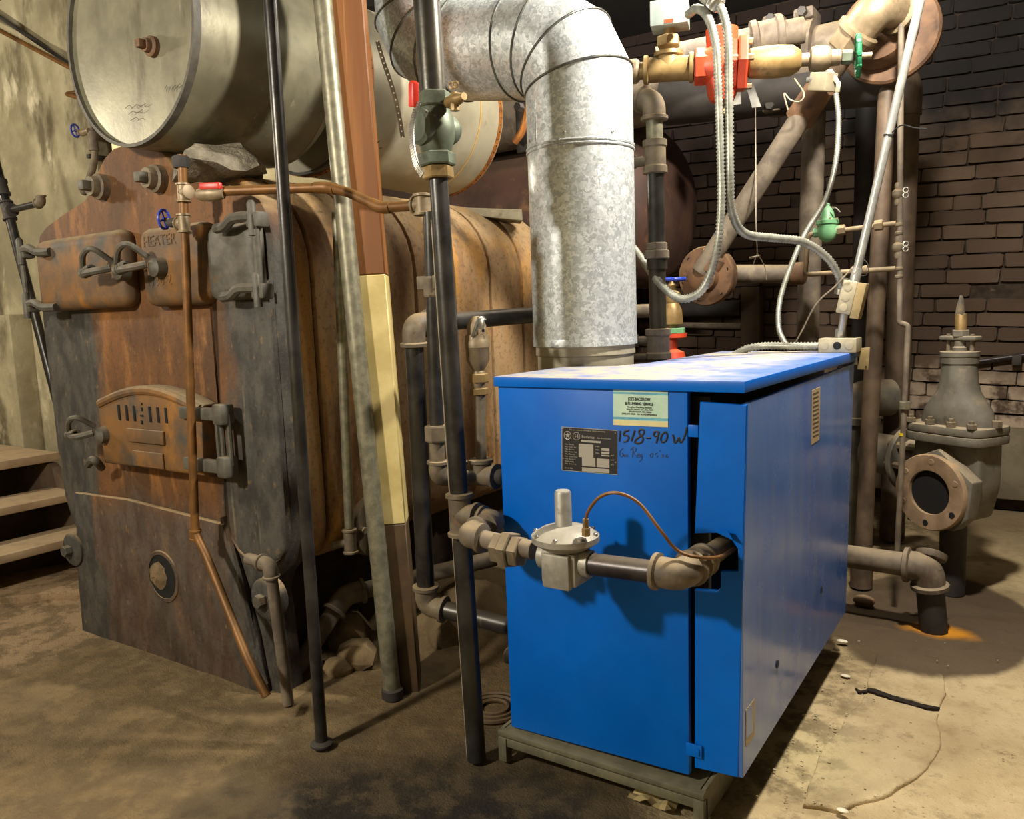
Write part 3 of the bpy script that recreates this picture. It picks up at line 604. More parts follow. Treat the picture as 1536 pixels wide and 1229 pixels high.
# ================================================================== OLD CAST-IRON BOILER
XC = -2.905
ob = T('cast_iron_boiler', 'huge old rusty sectional cast iron boiler with two fire doors', 'boiler', (XC, 1.9, 0))
half = [(0, 2.015), (.10, 2.012), (.17, 1.985), (.225, 1.94), (.27, 1.88), (.34, 1.842), (.55, 1.795), (.66, 1.765), (.72, 1.735), (.755, 1.68), (.77, 1.60), (.772, 1.3), (.765, .8), (.745, .58), (.70, .47), (.66, .43)]
lo_ = [(.63, .36), (.64, .28), (.65, .1), (.66, -.05)]
pts = [(XC + x, z) for x, z in half + lo_] ; pts = [(XC - x, z) for x, z in reversed((half + lo_)[1:])] + pts
pr = [(x, 1.80, z) for x, z in pts]
B().prism(pr, (0, .09, 0), .012, 2, False).build('front_plate', RUSTF, ob, ang=.5)
for s_ in (1,):   # gently bulging wing panels beside the centre column, rounded at the foot
    xo = XC + s_ * .60; wpts = []
    for k in range(9): a = math.pi * k / 8; wpts.append((xo + math.cos(a) * .16, 1.802, .60 - math.sin(a) * .13))
    wpts += [(xo - .16, 1.802, 1.47), (xo + .16, 1.802, 1.47)]
    B().prism(wpts, (0, -.024, 0), .022, 4, True).build('wing_panel', RUSTF, ob, ang=1.4)
base = [(XC - .60, .62), (XC - .2, .63), (XC + .42, .60), (XC + .50, .40), (XC + .56, .2), (XC + .60, -.05), (XC - .66, -.05), (XC - .645, .3), (XC - .62, .45)]
hc = at(255, 862, Y=1.80); bp = B(); bp.prism([(x, 1.80, z) for x, z in base], (0, -.03, 0), .01, 2, True); bpo = bp.build('base_plate', RUSTF, ob)
B().lathe([(.090, -.012), (.090, .006), (.104, .006), (.110, -.004)], hc + Y3 * -.029, -Y3, 28, ring=True).build('hole_rim', RUSTF, ob)
b = B(); b.lathe([(0, 0), (.091, 0), (.091, .002), (0, .002)], hc - Y3 * .0295, -Y3, 24); b.build('draft_hole', SLOT, ob)
b = B(); b.lathe([(0, .020), (.02, .018), (.04, .012), (.058, 0)], hc + V((-.030, -.030, 0)), -Y3, 18).jitter(.014, 34).build('clinker', ROCK, ob)
B().tube([(XC + .40, 1.795, .62), (XC + .50, 1.775, .38), (XC + .58, 1.775, .02)], .016, 8).build('moulding', RUSTF, ob)
for s_ in (-1, 1):
    lg = V((XC + s_ * .645, 1.80, .36)); b = B(); b.lathe([(.075, 0), (.075, .04), (.06, .05)], lg, -Y3, 18); b.build('lug', RUSTF, ob)
    B().hexn(lg - Y3 * .05, -Y3, .025, 0, .03).build('bolt', HINGE, ob, smooth=False)
# sections receding behind the front
def sect(y0, y1, sh=0.):
    R_ = .36; q = []; x0, x1, z0, z1 = XC - .75 + sh, XC + .75 - sh, .44, 1.865 - sh
    for cx_, cz_, a0 in ((x1 - R_, z1 - R_, 0), (x0 + R_, z1 - R_, 90)):
        for k in range(9): a = math.radians(a0 + k * 11.25); q.append((cx_ + R_ * math.cos(a), y0, cz_ + R_ * math.sin(a)))
    for cx_, cz_, a0 in ((x0 + .15, z0 + .15, 180), (x1 - .15, z0 + .15, 270)):
        for k in range(5): a = math.radians(a0 + k * 22.5); q.append((cx_ + .15 * math.cos(a), y0, cz_ + .15 * math.sin(a)))
    return B().prism(q, (0, y1 - y0, 0), .016, 2)
ys = [1.885, 1.985, 2.26, 2.54, 2.80, 3.07, 3.34, 3.62]
for a, c in zip(ys, ys[1:]): sect(a + .006, c - .006).build('section', RUSTS, ob, ang=.5)
sect(1.90, 3.60, .02).build('section_joint', SLOT, ob)
b = B(); b.box((XC, 2.75, .2), (1.1, 1.7, .5), .05); b.jitter(.02, 5).build('base_block', mat('dark_base_masonry', '#2c2318', '#3d3120', 8, .9, 0, bump=.6, bsc=30, bd=.02), ob)
# fire doors
def door(root, name, x0, x1, z0, z1, y=1.80, d=.075, m=RUSTD, bev=.045):
    return B().box(((x0 + x1) / 2, y - d / 2 + .01, (z0 + z1) / 2), (x1 - x0, d + .02, z1 - z0), bev, None, 4).build(name, m, root, ang=.9)
a1, a2 = at(52, 352, Y=1.735), at(198, 460, Y=1.735)
dl = door(ob, 'fire_door', XC - .64, XC + .02 - .02, 1.405, 1.70); dl['label'] = 'left fire door'
dr = door(ob, 'fire_door', XC + .115, XC + .50, 1.40, 1.685); dr['label'] = 'right fire door'
door(dr, 'door_leaf', XC + .47, XC + .74, 1.405, 1.665, d=.055, m=HINGE)
def hinge(par, x, z, s_):
    b = B(); b.tube(spline([(x - s_ * .17, 1.722, z - .01), (x - s_ * .10, 1.705, z - .008), (x - s_ * .05, 1.70, z + .012), (x + s_ * .02, 1.712, z + .012)], 5), .017, 8)
    b.box((x + s_ * .035, 1.725, z), (.06, .05, .05), .008); b.lathe([(.014, -.05), (.014, .05), (.008, .06)], (x + s_ * .035, 1.705, z), Z3, 12); b.build('hinge', HINGE, par)
for z in (1.655, 1.43): hinge(dr, XC + .76, z, 1); hinge(dl, XC - .66, z, -1)
B().cyl((XC + .80, 1.712, 1.42), (XC + .80, 1.712, 1.67), .012, 10).build('hinge_pin', HINGE, dr); B().box((XC + .775, 1.74, 1.54), (.02, .03, .2), .004).build('hinge_post', HINGE, dr)
B().cyl((XC - .70, 1.712, 1.40), (XC - .70, 1.712, 1.68), .012, 10).build('hinge_pin', HINGE, dl)
def coil_handle(par, c, s=1.):
    c = V(c); n = 54; tip = c + V((-.11, -.03, -.03)) * s
    b = B(); b.tube(spline([c, c + V((-.01, -.05, .035)) * s, c + V((-.045, -.06, .02)) * s, tip], 6), .009 * s, 8)
    b.tube(spline([c + V((.005, -.01, -.02)) * s, c + V((-.03, -.05, -.03)) * s, tip], 6), .011 * s, 8); b.build('latch_handle', HINGE, par)
    q = []
    for i in range(n): t = i / n; p = tip.lerp(c + V((-.02, -.045, -.02)) * s, t * .8); a = t * 2 * math.pi * 6; q.append(p + V((.3 * math.cos(a), math.cos(a), math.sin(a))) * .013 * s)
    B().tube(q, .0045 * s, 6).build('coil_grip', HINGE, par); B().lathe([(.03 * s, 0), (.026 * s, .03 * s), (.012, .04 * s)], c + V((.02, .03, -.03)) * s, -Y3, 14).build('latch_boss', HINGE, par)
coil_handle(dl, at(168, 392, Y=1.69), 1.25); coil_handle(dr, at(222, 386, Y=1.69), 1.25); 
for z, s_ in ((1.615, 'HEATER'), (1.475, '1136-2')): text(s_, .055, (XC + .16, 1.727, z), dr, RUSTD, ext=.004, name='raised_lettering')
# ash door with slots
q0, q1 = at(148, 580, Y=1.735), at(330, 722, Y=1.735); x0, x1, z0, z1 = XC - .245, XC + .44, .785, 1.105
ap = [(x0, 1.80, z0), (x1, 1.80, z0), (x1, 1.80, z1 - .06)] + [(x0 + (x1 - x0) * (1 - k / 8), 1.80, z1 - .06 + .06 * math.sin(math.pi * k / 8) + .004) for k in range(1, 8)] + [(x0, 1.80, z1 - .07)]
ad = B().prism(ap, (0, -.085, 0), .022, 3, True).build('ash_door', RUSTD, ob, ang=.8)
yf = 1.80 - .0865
B().tube([V((x0 + .02 + (x1 - x0 - .04) * k / 12, 1.722, z1 - .075 + .062 * math.sin(math.pi * k / 12))) for k in range(13)], .019, 10).build('hood_ledge', RUSTD, ad)
for px in (178.5, 190, 201.5, 225, 237, 249):
    p = at(px, 619 + (px - 180) * .065, Y=yf); h = rad(p, 24); b = B(); b.box(p, (rad(p, 6) * 2, .004, h * 2), .002); b.build('slot', SLOT, ad)
for dy, w_, h_ in ((-14, 2.5, 4), (-6, 4, 6), (4, 8, 3), (14, 5, 6)):
    p = at(212.5, 620 + dy, Y=yf); B().box(p, (rad(p, w_) * 2, .004, rad(p, h_) * 2), .002).build('slot', SLOT, ad)
p = at(218, 655, Y=yf - .004); B().box(p, (.24, .012, .052), .004).build('raised_panel', RUSTD, ad); 
p = at(222, 690, Y=yf - .003); B().box(p, (.2, .008, .06), .004).build('raised_panel', RUSTD, ad)
for z in (1.02, .835):
    b = B(); b.box((XC + .435, yf - .006, z), (.21, .03, .045), .006); b.box((XC + .55, yf + .005, z), (.055, .06, .075), .012); b.build('hinge', HINGE, ad)
for x in (.505, .53, .57): B().cyl((XC + x, yf + .01, .84), (XC + x, yf + .01, 1.02), .009, 8).build('hinge_pin', HINGE, ad)
coil_handle(ad, at(142, 640, Y=1.69), 1.2)
b = B(); b.tube(spline([at(152, 702, Y=1.73), at(146, 694, Y=1.69), at(138, 690, Y=1.675), at(132, 698, Y=1.68)], 5), .016, 8); b.build('hook', HINGE, ad)
for px, py in ((152, 282), (236, 270)):
    c = at(px, py, Y=1.80); b = B(); b.lathe([(.05, -.01), (.05, .03), (.04, .035), (.036, .06)], c + V((.02, 0, 0)), -Y3, 18); b.build('plug', CAST, ob); B().box(c + V((.02, -.075, 0)), (.036, .04, .036), .004).build('plug_head', HINGE, ob)
# cement lump and dust ledge under the tank
tag(B().lathe([(0, -.02), (.16, 0), (.15, .05), (.08, .075), (0, .08)], (-2.46, 1.86, 1.86), Z3, 22).jitter(.045, 9).build('cement_lump', CEMENT), 'lumpy grey cement packed between the rusty boiler and the front tank', 'cement')

# ================================================================== TANKS
LIP = mat('dark_tank_lip', '#45413a', '#5c574c', 14, .6, .2, (), .3, '#7d735e', .2)
def tank(name, label, c, R, L, axd, m, me, dish=.015, endlip=True):
    c = V(c); a = V(axd).normalized(); root = T(name, label, 'tank', c)
    prof = [(R - .012, -.002), (R, .012), (R, L - .012), (R - .012, L + .002)]
    B().lathe(prof, c, a, 64).build('shell', m, root)
    if endlip:
        B().lathe([(R - .014, .03), (R - .004, .03), (R - .004, -.006), (R - .012, -.006)], c, a, 64, ring=True).build('end_rim', LIP, root)
        B().lathe([(R - .012, .004), (R - .011, -.016), (R + .001, -.016), (R + .001, .012)], c, a, 64, ring=True).build('lip', LIP, root)
    e = B(); e.lathe([(0, .035 - dish)] + [((R - .016) * k / 8, .035 - dish * (1 - (k / 8) ** 2)) for k in range(1, 9)], c - a * .02, a, 64); e.build('end_plate', me, root)
    return root
t1c = at(195, 50, Y=1.70); RT = .378
tk = tank('storage_tank', 'big horizontal grey steel tank with a plugged flat end, above the rusty boiler', t1c, RT, .60, Y3, TANKM, TANKEND)
# domed rear of the first tank
B().lathe([(RT, .0)] + [(RT * math.cos(math.pi / 2 * k / 8), .14 * math.sin(math.pi / 2 * k / 8)) for k in range(1, 9)], t1c + Y3 * .59, Y3, 64).build('rear_dome', TANKM, tk)
pp = at(228, 70, Y=1.69); B().lathe([(.034, .01), (.034, -.008), (.03, -.012), (.024, -.014), (.022, -.03)], pp, Y3, 20).build('plug', FLANGE, tk); B().box(pp + V((0, -.04, 0)), (.026, .03, .026), .003).build('plug_head', FLANGE, tk)
strokes(tk, 'pencil_writing', TAGINK, [[(0, 10), (6, 0), (4, 16)], [(12, 12), (16, 2)], [(20, 8), (28, 0), (24, 14)], [(30, 4), (40, -4)]], .0012, 247, 128, 1.7, 1.689)
strokes(tk, 'pencil_writing', TAGINK, [[(0, 6), (8, 0), (14, 5), (22, -2), (30, 2), (40, -4)], [(6, 18), (14, 12), (24, 14), (34, 8)], [(10, 30), (20, 24), (26, 27)]], .0010, 188, 158, 1.3, 1.689)
t2c = V((t1c.x + .005, 2.46, t1c.z - .015))
tk2 = tank('storage_tank', 'pale tan horizontal tank behind the wooden post, with rusty perforated end bands', t2c, .372, .98, Y3, TANK2, SOOTPIPE)
for yy, m in ((.03, RUSTSTRAP), (.945, RUSTSTRAP)):
    bnd = B().lathe([(.373, -.013), (.3765, -.013), (.3765, .013), (.373, .013)], t2c + Y3 * yy, Y3, 64, ring=True).build('perforated_band', m, tk2)
    b = B()
    for k in range(70):
        a = 2 * math.pi * k / 70; d = V((math.cos(a), 0, math.sin(a))); b.lathe([(.0042, 0), (.0042, .0012)], t2c + Y3 * yy + d * .376, d, 6)
    o = b.build('band_hole', SLOT, bnd); o['kind'] = 'stuff'
B().lathe([(.3725, -.004), (.375, -.004), (.375, .004), (.3725, .004)], t2c + Y3 * .78, Y3, 64, ring=True).build('weld_seam', mat('ochre_seam', '#a8884a', '#b8955a', 9, .6, 0, bump=0), tk2)
st = [at(566, 62, Y=2.36), at(576, 95, Y=2.36), at(588, 130, Y=2.36), at(598, 170, Y=2.36), at(604, 206, Y=2.36)]
sr = T('hanging_strap', 'loose perforated metal strap hanging in front of the pale tan tank', 'strap', st[-1]); b = B(); q = spline(st, 8)
for a, c in zip(q, q[1:]):
    d = (c - a).normalized(); n = CF; u = d.cross(n).normalized(); b.box((a + c) / 2, (.016, .002, (c - a).length * 1.05), 0, (u, n, d))
b.build('strip', mat('brown_strap', '#4a4030', '#6a5c44', 20, .6, .4, bump=0), sr)
b = B()
for p in q[::2]: b.lathe([(.003, 0), (.003, .001)], p - CF * .0012, -CF, 8)
o = b.build('strap_hole', CHALK, sr); o['kind'] = 'stuff'
rt = T('pressure_tank', 'dark rust brown domed tank on its side, behind the flue duct', 'tank', (-2.0, 4.4, 1.5)); rc = V((-1.98, 4.4, 1.90))
B().lathe([(.46, -1.75), (.46, 0)] + [(.46 * math.cos(math.pi / 2 * k / 10), .27 * math.sin(math.pi / 2 * k / 10)) for k in range(1, 11)], rc, X3, 48).build('shell', RUSTTANK, rt)
B().torus(rc, X3, .461, .006, 48, 6).build('weld_ring', RUSTTANK, rt)
for x in (-1.5, -.35): B().box(rc + V((x, 0, -1.17)), (.12, .5, 1.46), .01).build('saddle', SOOTPIPE, rt)
gp = T('vent_pipe', 'dark grey vent pipe glimpsed between the fir post and the duct', 'pipe', at(560, 50, Y=2.95)); B().cyl(at(520, 52, Y=3.05), at(612, 40, Y=2.95), .058, 24).build('pipe', SOOTPIPE, gp); B().lathe([(.062, -.03), (.066, -.02), (.066, .02), (.062, .03)], at(600, 42, Y=2.96), at(612, 40, Y=2.95) - at(520, 52, Y=3.05), 24).build('coupling', GALV_OLD, gp)
bd = T('lumber_offcut', 'weathered lumber offcut wedged between the boiler sections and the pale tan tank', 'board', at(740, 325, Y=3.28))
B().prism([at(690, 311, Y=3.2), at(783, 314, Y=3.32), at(784, 331, Y=3.32), at(700, 322, Y=3.2)], (-.09, .12, .0), .003, 1).build('board', mat('grey_weathered_wood', '#8a806a', '#a59b82', 9, .8, 0, [('#4c4536', 14, .6, .8, (1, .2, 1))], .3), bd)
hb = T('pipe_hanger', 'dark iron hanger bracket with a bolt, between pale tank and flue duct', 'bracket', at(790, 200, Y=2.9))
B().tube(spline([at(797, 130, Y=2.75), at(790, 165, Y=2.75), at(784, 195, Y=2.75), at(772, 214, Y=2.75)], 6), .014, 8).build('strap', RUSTSTRAP, hb); B().hexn(at(782, 162, Y=2.72), -Y3, .018, 0, .03).build('bolt', SOOTPIPE, hb); B().cyl(at(786, 190, Y=2.8), V((at(786, 190, Y=2.8).x, 2.8, 3.32)), .010, 10).build('rod', SOOTPIPE, hb); B().box(at(786, 190, Y=2.8), (.07, .02, .2), .006).build('plate', SOOTPIPE, hb)

# ================================================================== POSTS AND POLES ON THE LEFT
def pole(name, label, cat, pb, pt, Y, wpx, m, z0=None, seg=24):
    a, t = at(*pb, Y=Y), at(*pt, Y=Y); a = raise_to(t, a, z0 if z0 is not None else 0.0); top = raise_to(a, t, 3.0)
    root = T(name, label, cat, a); r = rad(at((pb[0] + pt[0]) / 2, (pb[1] + pt[1]) / 2, Y=Y), wpx); B().cyl(a, top, r, seg).build('pipe', m, root); return root, a, top, r
rt_, a_, t_, r_ = pole('vertical_pipe', 'slim black vertical pipe standing in front of the rusty boiler', 'pipe', (483, 1122), (405, 0), 1.62, 19, BLACKV)
B().lathe([(r_ * 1.9, 0), (r_ * 1.9, .006), (r_ * 1.2, .014)], a_, Z3, 20).build('floor_collar', SOOTPIPE, rt_)
rt_, a_, t_, r_ = pole('vertical_pole', 'mottled galvanised pole leaning beside the wooden post', 'pole', (588, 1035), (484, 0), 1.97, 27, GALV_OLD)
B().lathe([(r_ * 1.25, 0), (r_ * 1.25, .03), (r_ * 1.02, .035)], a_, Z3, 20).build('floor_collar', SOOTPIPE, rt_)
# wooden post: fir above, cream paint in the middle, brown paint below
pa, pt_ = at(611, 1048, Y=2.06), at(523, 0, Y=2.06); d = (pt_ - pa).normalized(); ux = V((math.cos(.62), math.sin(.62), 0)); ux = (ux - d * ux.dot(d)).normalized(); uy = d.cross(ux)
post = T('wooden_post', 'square timber post, bare fir above and cream painted in the middle', 'post', (pa.x, pa.y, 0))
zc1, zc2 = at(600, 790, Y=2.02).z, at(565, 412, Y=2.02).z
def pseg(z0, z1, m, n, s=.105):
    a, c = raise_to(pa, pt_, z0), raise_to(pa, pt_, z1); return B().box((a + c) / 2, (s, s, (c - a).length), .004, (ux, uy, d), 1).build(n, m, post)
o = pseg(-.01, zc1, WOODD, 'painted_foot'); o['label'] = 'dark brown painted foot'; o = pseg(zc1, zc2, YELLOW, 'painted_band', .106); o['label'] = 'cream painted middle'
o = pseg(zc2, 3.0, WOOD, 'timber'); o['label'] = 'bare fir timber'
for k, (px, py) in enumerate(((566, 214), (569, 222))):
    p = at(px, py, Y=2.0); B().cyl(p, p + V((.03, -.02, -.006 * k)), .0016, 6).build('nail', SOOTPIPE, post)
# two-size black riser with a bronze ball valve
RA, RTp = at(715, 1140, Y=1.80), at(640, 0, Y=1.80); RA.z = 0
rdir = (RTp - RA).normalized(); zv0 = 1.851
gv = T('gas_riser', 'tall black gas riser pipe standing left of the blue boiler', 'pipe', RA)
def RZ(z): return raise_to(RA, RTp, z)
p_pipe(gv, RZ(0), RZ(at(694, 812, Y=1.8).z), .0285, BLACKV); zt_ = at(690, 772, Y=1.8).z
p_pipe(gv, RZ(zt_ + .05), RZ(1.76), .0265, BLACKV); p_pipe(gv, RZ(1.93), RZ(3.0), .037, BLACKV)
p_tee(gv, RZ(zt_), rdir, X3, .027, CAST, .062)
b = B(); b.cyl(RZ(0) + V((-.0305, -.006, 0)), RZ(1.6) + V((-.0295, -.006, 0)), .0025, 6); b.build('wire', WIRE, gv)
bv = T('ball_valve', 'bronze ball valve with a red tipped steel lever on the black gas riser', 'valve', RZ(1.74)); c = RZ(1.845)
B().lathe([(.030, -.075), (.042, -.06), (.052, -.03), (.056, 0), (.052, .03), (.044, .05), (.036, .07)], c, rdir, 28).build('body', VERDI, bv)
B().hexn(c, rdir, .054, .055, .095).build('hex_end', VERDI, bv, smooth=False); B().hexn(c, rdir, .052, -.10, -.065).build('hex_end', VERDI, bv, smooth=False); B().hexn(c, rdir, .044, -.135, -.102).build('bushing', BRASS, bv, smooth=False)
fd = V((-.25, -.97, 0)).normalized(); B().lathe([(.046, .03), (.048, .052), (.042, .056), (.038, .06), (0, .06)], c, fd, 30).build('side_cap', VERDI, bv)
B().lathe([(.040, .03), (.040, .055), (.03, .07), (0, .075)], c, -fd, 28).build('side_cap', VERDI, bv)
b = B(); q = spline([at(628, 152, Y=1.70), at(619, 182, Y=1.69), at(618, 215, Y=1.68), at(624, 245, Y=1.67), at(634, 263, Y=1.665)], 8); wd = [.02, .026, .03, .026, .016]
for i, (a, e) in enumerate(zip(q, q[1:])):
    dd = (e - a).normalized(); u = dd.cross(fd).normalized(); b.box((a + e) / 2, (.020, .005, (e - a).length * 1.15), .0015, (u, fd, dd), 1)
b.build('lever', CHROME, bv)
B().prism([at(612, 160, Y=1.69), at(612, 126, Y=1.69), at(615, 120, Y=1.69), at(620, 124, Y=1.69), at(620, 160, Y=1.69)], (.01, .012, 0), .002).build('lever_grip', REDH, bv)
pk = at(682, 150, Y=1.78); B().lathe([(.012, -.04), (.016, -.03), (.016, .02), (.010, .03), (.010, .045)], pk, X3 * .9 + Y3 * -.3, 12).build('test_cock', BRASS, bv)
B().lathe([(.013, -.02), (.013, .02), (.008, .028)], pk - Z3 * .008, Z3, 10).build('test_cock', BRASS, bv)
for dx in (-.007, .007): B().torus(pk + V((dx, -.002, .038)), Y3, .008, .0025, 12, 6).build('cock_key', BRASS, bv)
# gas line with regulator in front of the boiler
YG = 1.66; e1 = at(745, 785, Y=1.80); e2 = V((e1.x + .0, YG, e1.z - .004)); e3 = at(1020, 864, Y=YG); e4 = V((e3.x + .03, 2.0, e3.z + .012)); tz = RZ(zt_)
gl = T('gas_line', 'dusty gas pipe with elbows crossing the blue front into its opening', 'pipe', (e2.x, e2.y, 0.0 + e2.z - .1))
p_pipe(gl, tz + X3 * .05, V((e1.x, e1.y, tz.z - .006)), .026, CAST); e1 = V((e1.x, e1.y, tz.z - .006)); e2.z = e1.z - .004
p_pipe(gl, e1, e2, .025, CAST); p_pipe(gl, e2, at(800, 826, Y=YG), .024, OLDPIPE); p_pipe(gl, at(880, 846, Y=YG), e3, .0275, BLACKPIPE); p_pipe(gl, e3, e4, .0265, CAST)
p_elbow(gl, tz, e1, e2, .0255, CAST, .052); p_elbow(gl, e1, e2, e3, .0265, CAST, .052); p_elbow(gl, e2, e3, e4, .029, CAST, .062)
gd = (e3 - e2).normalized(); p_union(gl, at(764, 825, Y=YG), gd, .0285, CAST); p_coup(gl, e3 + (e4 - e3).normalized() * .105, e4 - e3, .028, .02, CAST)
rg = T('gas_regulator', 'cast aluminium gas regulator with round diaphragm cover and tall spring cap', 'regulator', at(850, 870, Y=YG)); rc = at(849, 838, Y=YG)
B().box(rc + V((0, -.0, -.016)), (.098, .085, .085), .008).build('body', REGUL, rg); B().box(rc + V((0, -.045, -.02)), (.075, .02, .085), .004).build('front_boss', REGUL, rg)
B().lathe([(.034, 0), (.034, .02)], rc + V((-.068, 0, .0)), X3, 20).build('inlet_boss', REGUL, rg); B().lathe([(.034, 0), (.034, .026)], rc + V((.045, 0, -.004)), X3, 20).build('outlet_boss', REGUL, rg)
dz = at(849, 806, Y=YG).z; dc = V((rc.x, YG, dz)); B().lathe([(.05, -.03), (.079, -.012), (.084, -.008), (.084, .006), (.078, .010), (.06, .022), (.03, .03), (0, .03)], dc, Z3, 40).build('diaphragm_cover', REGUL, rg)
for k in range(8): a = k * math.pi / 4 + .2; B().lathe([(.006, 0), (.006, .006), (.003, .008)], dc + V((.077 * math.cos(a), .077 * math.sin(a), .008)), Z3, 8).build('screw', CHROME, rg)
B().lathe([(.026, .02), (.021, .032), (.0205, .112), (.017, .117), (0, .117)], dc + V((-.004, 0, 0)), Z3, 28).build('spring_cap', REGUL, rg)
vc = at(879, 797, Y=YG - .03); B().hexn(vc, Z3, .0105, -.012, .008).build('vent_fitting', BRASS, rg, smooth=False); B().hexn(vc, Z3, .008, .008, .03).build('vent_fitting', BRASS, rg, smooth=False)
vt = [vc + Z3 * .02, at(882, 768, Y=YG - .03), at(900, 746, Y=YG - .03), at(926, 740, Y=YG - .03), at(958, 755, Y=YG - .02), at(990, 795, Y=YG - .02), at(1015, 825, Y=YG), at(1045, 836, Y=YG + .02), at(1078, 836, Y=YG + .10), at(1096, 826, Y=YG + .19), at(1104, 822, Y=YG + .26)]
tag(B().tube(spline(vt, 8), .0042, 8).build('vent_tube', COPPER), 'thin copper tube arching from the regulator into the cabinet opening', 'tube')

# ---- other pipes beside and behind the riser
A1, A2, A3, A4 = at(803, 472, Y=2.5), at(620, 487, Y=1.90), at(640, 908, Y=1.93), at(770, 941, Y=1.99); A1 = A1 + (A1 - A2) * .06
wl_ = run('water_pipe', 'thick dark pipe loop with rusty elbows running into the boiler left side', 'pipe', [A1, A2, A3, A4], .029, BLACKV)
cpx = [at(275, 240, Y=1.67), at(274, 287, Y=1.67), at(300, 288, Y=1.67), at(490, 281, Y=1.86), at(520, 287, Y=1.86), at(572, 312, Y=1.86), at(634, 307, Y=1.86)]
cu = T('copper_branch', 'bent copper pipe running from the rusty boiler to the gas riser', 'pipe', cpx[0])
B().tube(round_path(cpx[2:], .05, 5), .0155, 14).build('pipe', COPPER, cu)
for i in (3, 5): 
    d_ = (cpx[i + 1] - cpx[i - 1]).normalized(); B().tube(round_path([cpx[i] + (cpx[i - 1] - cpx[i]).normalized() * .04, cpx[i], cpx[i] + (cpx[i + 1] - cpx[i]).normalized() * .04], .03, 6), .0185, 14).build('elbow', COPPER, cu)
p_tee(cu, cpx[6], Z3, cpx[5] - cpx[6], .019, BRONZE, .03)
lv = T('lever_valve', 'small brass valve with a red lever on the copper branch', 'valve', cpx[2]); B().lathe([(.016, -.045), (.022, -.03), (.024, 0), (.022, .03), (.016, .045)], at(316, 291, Y=1.68), cpx[3] - cpx[2], 14).build('body', BRONZE, lv)
B().box(at(316, 279, Y=1.67), (.068, .016, .022), .004, ((cpx[3] - cpx[2]).normalized(), Y3, Z3)).build('lever', REDH, lv)
ct = T('copper_riser', 'thin copper pipe with brass tees running down the rusty boiler front', 'pipe', at(345, 960, Y=1.66)); cv = [at(273, 232, Y=1.67), at(279, 400, Y=1.67), at(293, 800, Y=1.66), at(312, 840, Y=1.66), at(372, 990, Y=1.60), at(400, 1045, Y=1.60)]
B().tube(round_path(cv, .03, 5), .0148, 14).build('pipe', COPPER, ct)
B().lathe([(.025, 0), (.028, .01), (.028, .035), (.02, .04)], at(272, 252, Y=1.67), Z3, 8).build('cap', SOOTPIPE, ct)
p_tee(ct, at(275, 289, Y=1.67), Z3, X3, .0155, BRONZE, .03); p_tee(ct, at(276, 335, Y=1.67), Z3, -X3, .0155, BRONZE, .03)
p_coup(ct, at(293, 803, Y=1.66), cv[2] - cv[1], .0145, .02, COPPER)
hv = T('stop_cock', 'small drain cock with a blue round handle on the copper riser', 'valve', at(262, 335, Y=1.66)); hb_ = at(262, 334, Y=1.665); B().lathe([(.012, -.03), (.016, -.01), (.016, .015), (.009, .03)], hb_, -X3 - Y3 * .4, 12).build('body', SOOTPIPE, hv); handwheel(hv, at(246, 329, Y=1.65), V((-.92, -.38, .05)), .031, BLUEH, .04)
# riser behind the gas riser
q = [at(645, 318, Y=1.86), at(655, 640, Y=1.86)]; dr_ = T('drop_pipe', 'dark narrow pipe with unions hanging just behind the gas riser', 'pipe', at(660, 740, Y=1.86))
p_pipe(dr_, q[0], q[1], .0205, BLACKV); B().hexn(at(648, 430, Y=1.86), Z3, .026, -.03, .03).build('clamp', CAST, dr_, smooth=False); B().box(at(640, 424, Y=1.85), (.07, .012, .04), .003).build('clamp', CAST, dr_)
B().hexn(at(655, 652, Y=1.86), Z3, .036, -.022, .028).build('union', CAST, dr_, smooth=False); p_pipe(dr_, at(655, 660, Y=1.86), at(657, 715, Y=1.86), .023, CAST); p_elbow(dr_, at(656, 640, Y=1.86), at(657, 716, Y=1.86), at(722, 714, Y=2.0), .0225, CAST, .05); p_pipe(dr_, at(657, 716, Y=1.86), at(712, 714, Y=1.98), .02, CAST)
# relief valve
rv = T('relief_valve', 'bronze safety relief valve with a chrome lever beside the blue cabinet', 'valve', at(722, 712, Y=2.0)); tcx = at(722, 713, Y=2.0)
p_tee(rv, tcx, X3, Z3, .027, CAST, .06, bl=.05); p_pipe(rv, tcx + X3 * .05, tcx + X3 * .24, .025, SOOTPIPE); p_pipe(rv, tcx, at(720, 585, Y=2.0), .0175, CAST)
def zz(py): return at(719, py, Y=2.0).z
o_ = at(719, 590, Y=2.0); o_.z = 0
B().hexn(o_, Z3, .028, zz(592), zz(582)).build('hex_nut', BRASS, rv, smooth=False); B().hexn(o_, Z3, .030, zz(574), zz(560)).build('hex_nut', BRASS, rv, smooth=False)
B().lathe([(.02, zz(582)), (.024, zz(574)), (.022, zz(560)), (.018, zz(556)), (.036, zz(540)), (.037, zz(522)), (.0385, zz(521)), (.0385, zz(512)), (.036, zz(510)), (.034, zz(502))], o_, Z3, 26).build('body', BRONZE, rv)
B().hexn(o_, Z3, .036, zz(510), zz(502)).build('hex_nut', BRONZE, rv, smooth=False); B().lathe([(.03, zz(502)), (.03, zz(488)), (.018, zz(478)), (.01, zz(474))], o_, Z3, 8).build('bonnet', BRONZE, rv)
B().prism([at(706, 505, Y=1.96), at(716, 475, Y=1.96), at(722, 474, Y=1.96), at(726, 480, Y=1.96), at(719, 480, Y=1.96), at(709, 506, Y=1.96)], (0, .014, 0), .001).build('test_lever', CHROME, rv); B().box(at(722, 486, Y=1.963), (.022, .006, .03), .002).build('tag', CHROME, rv)
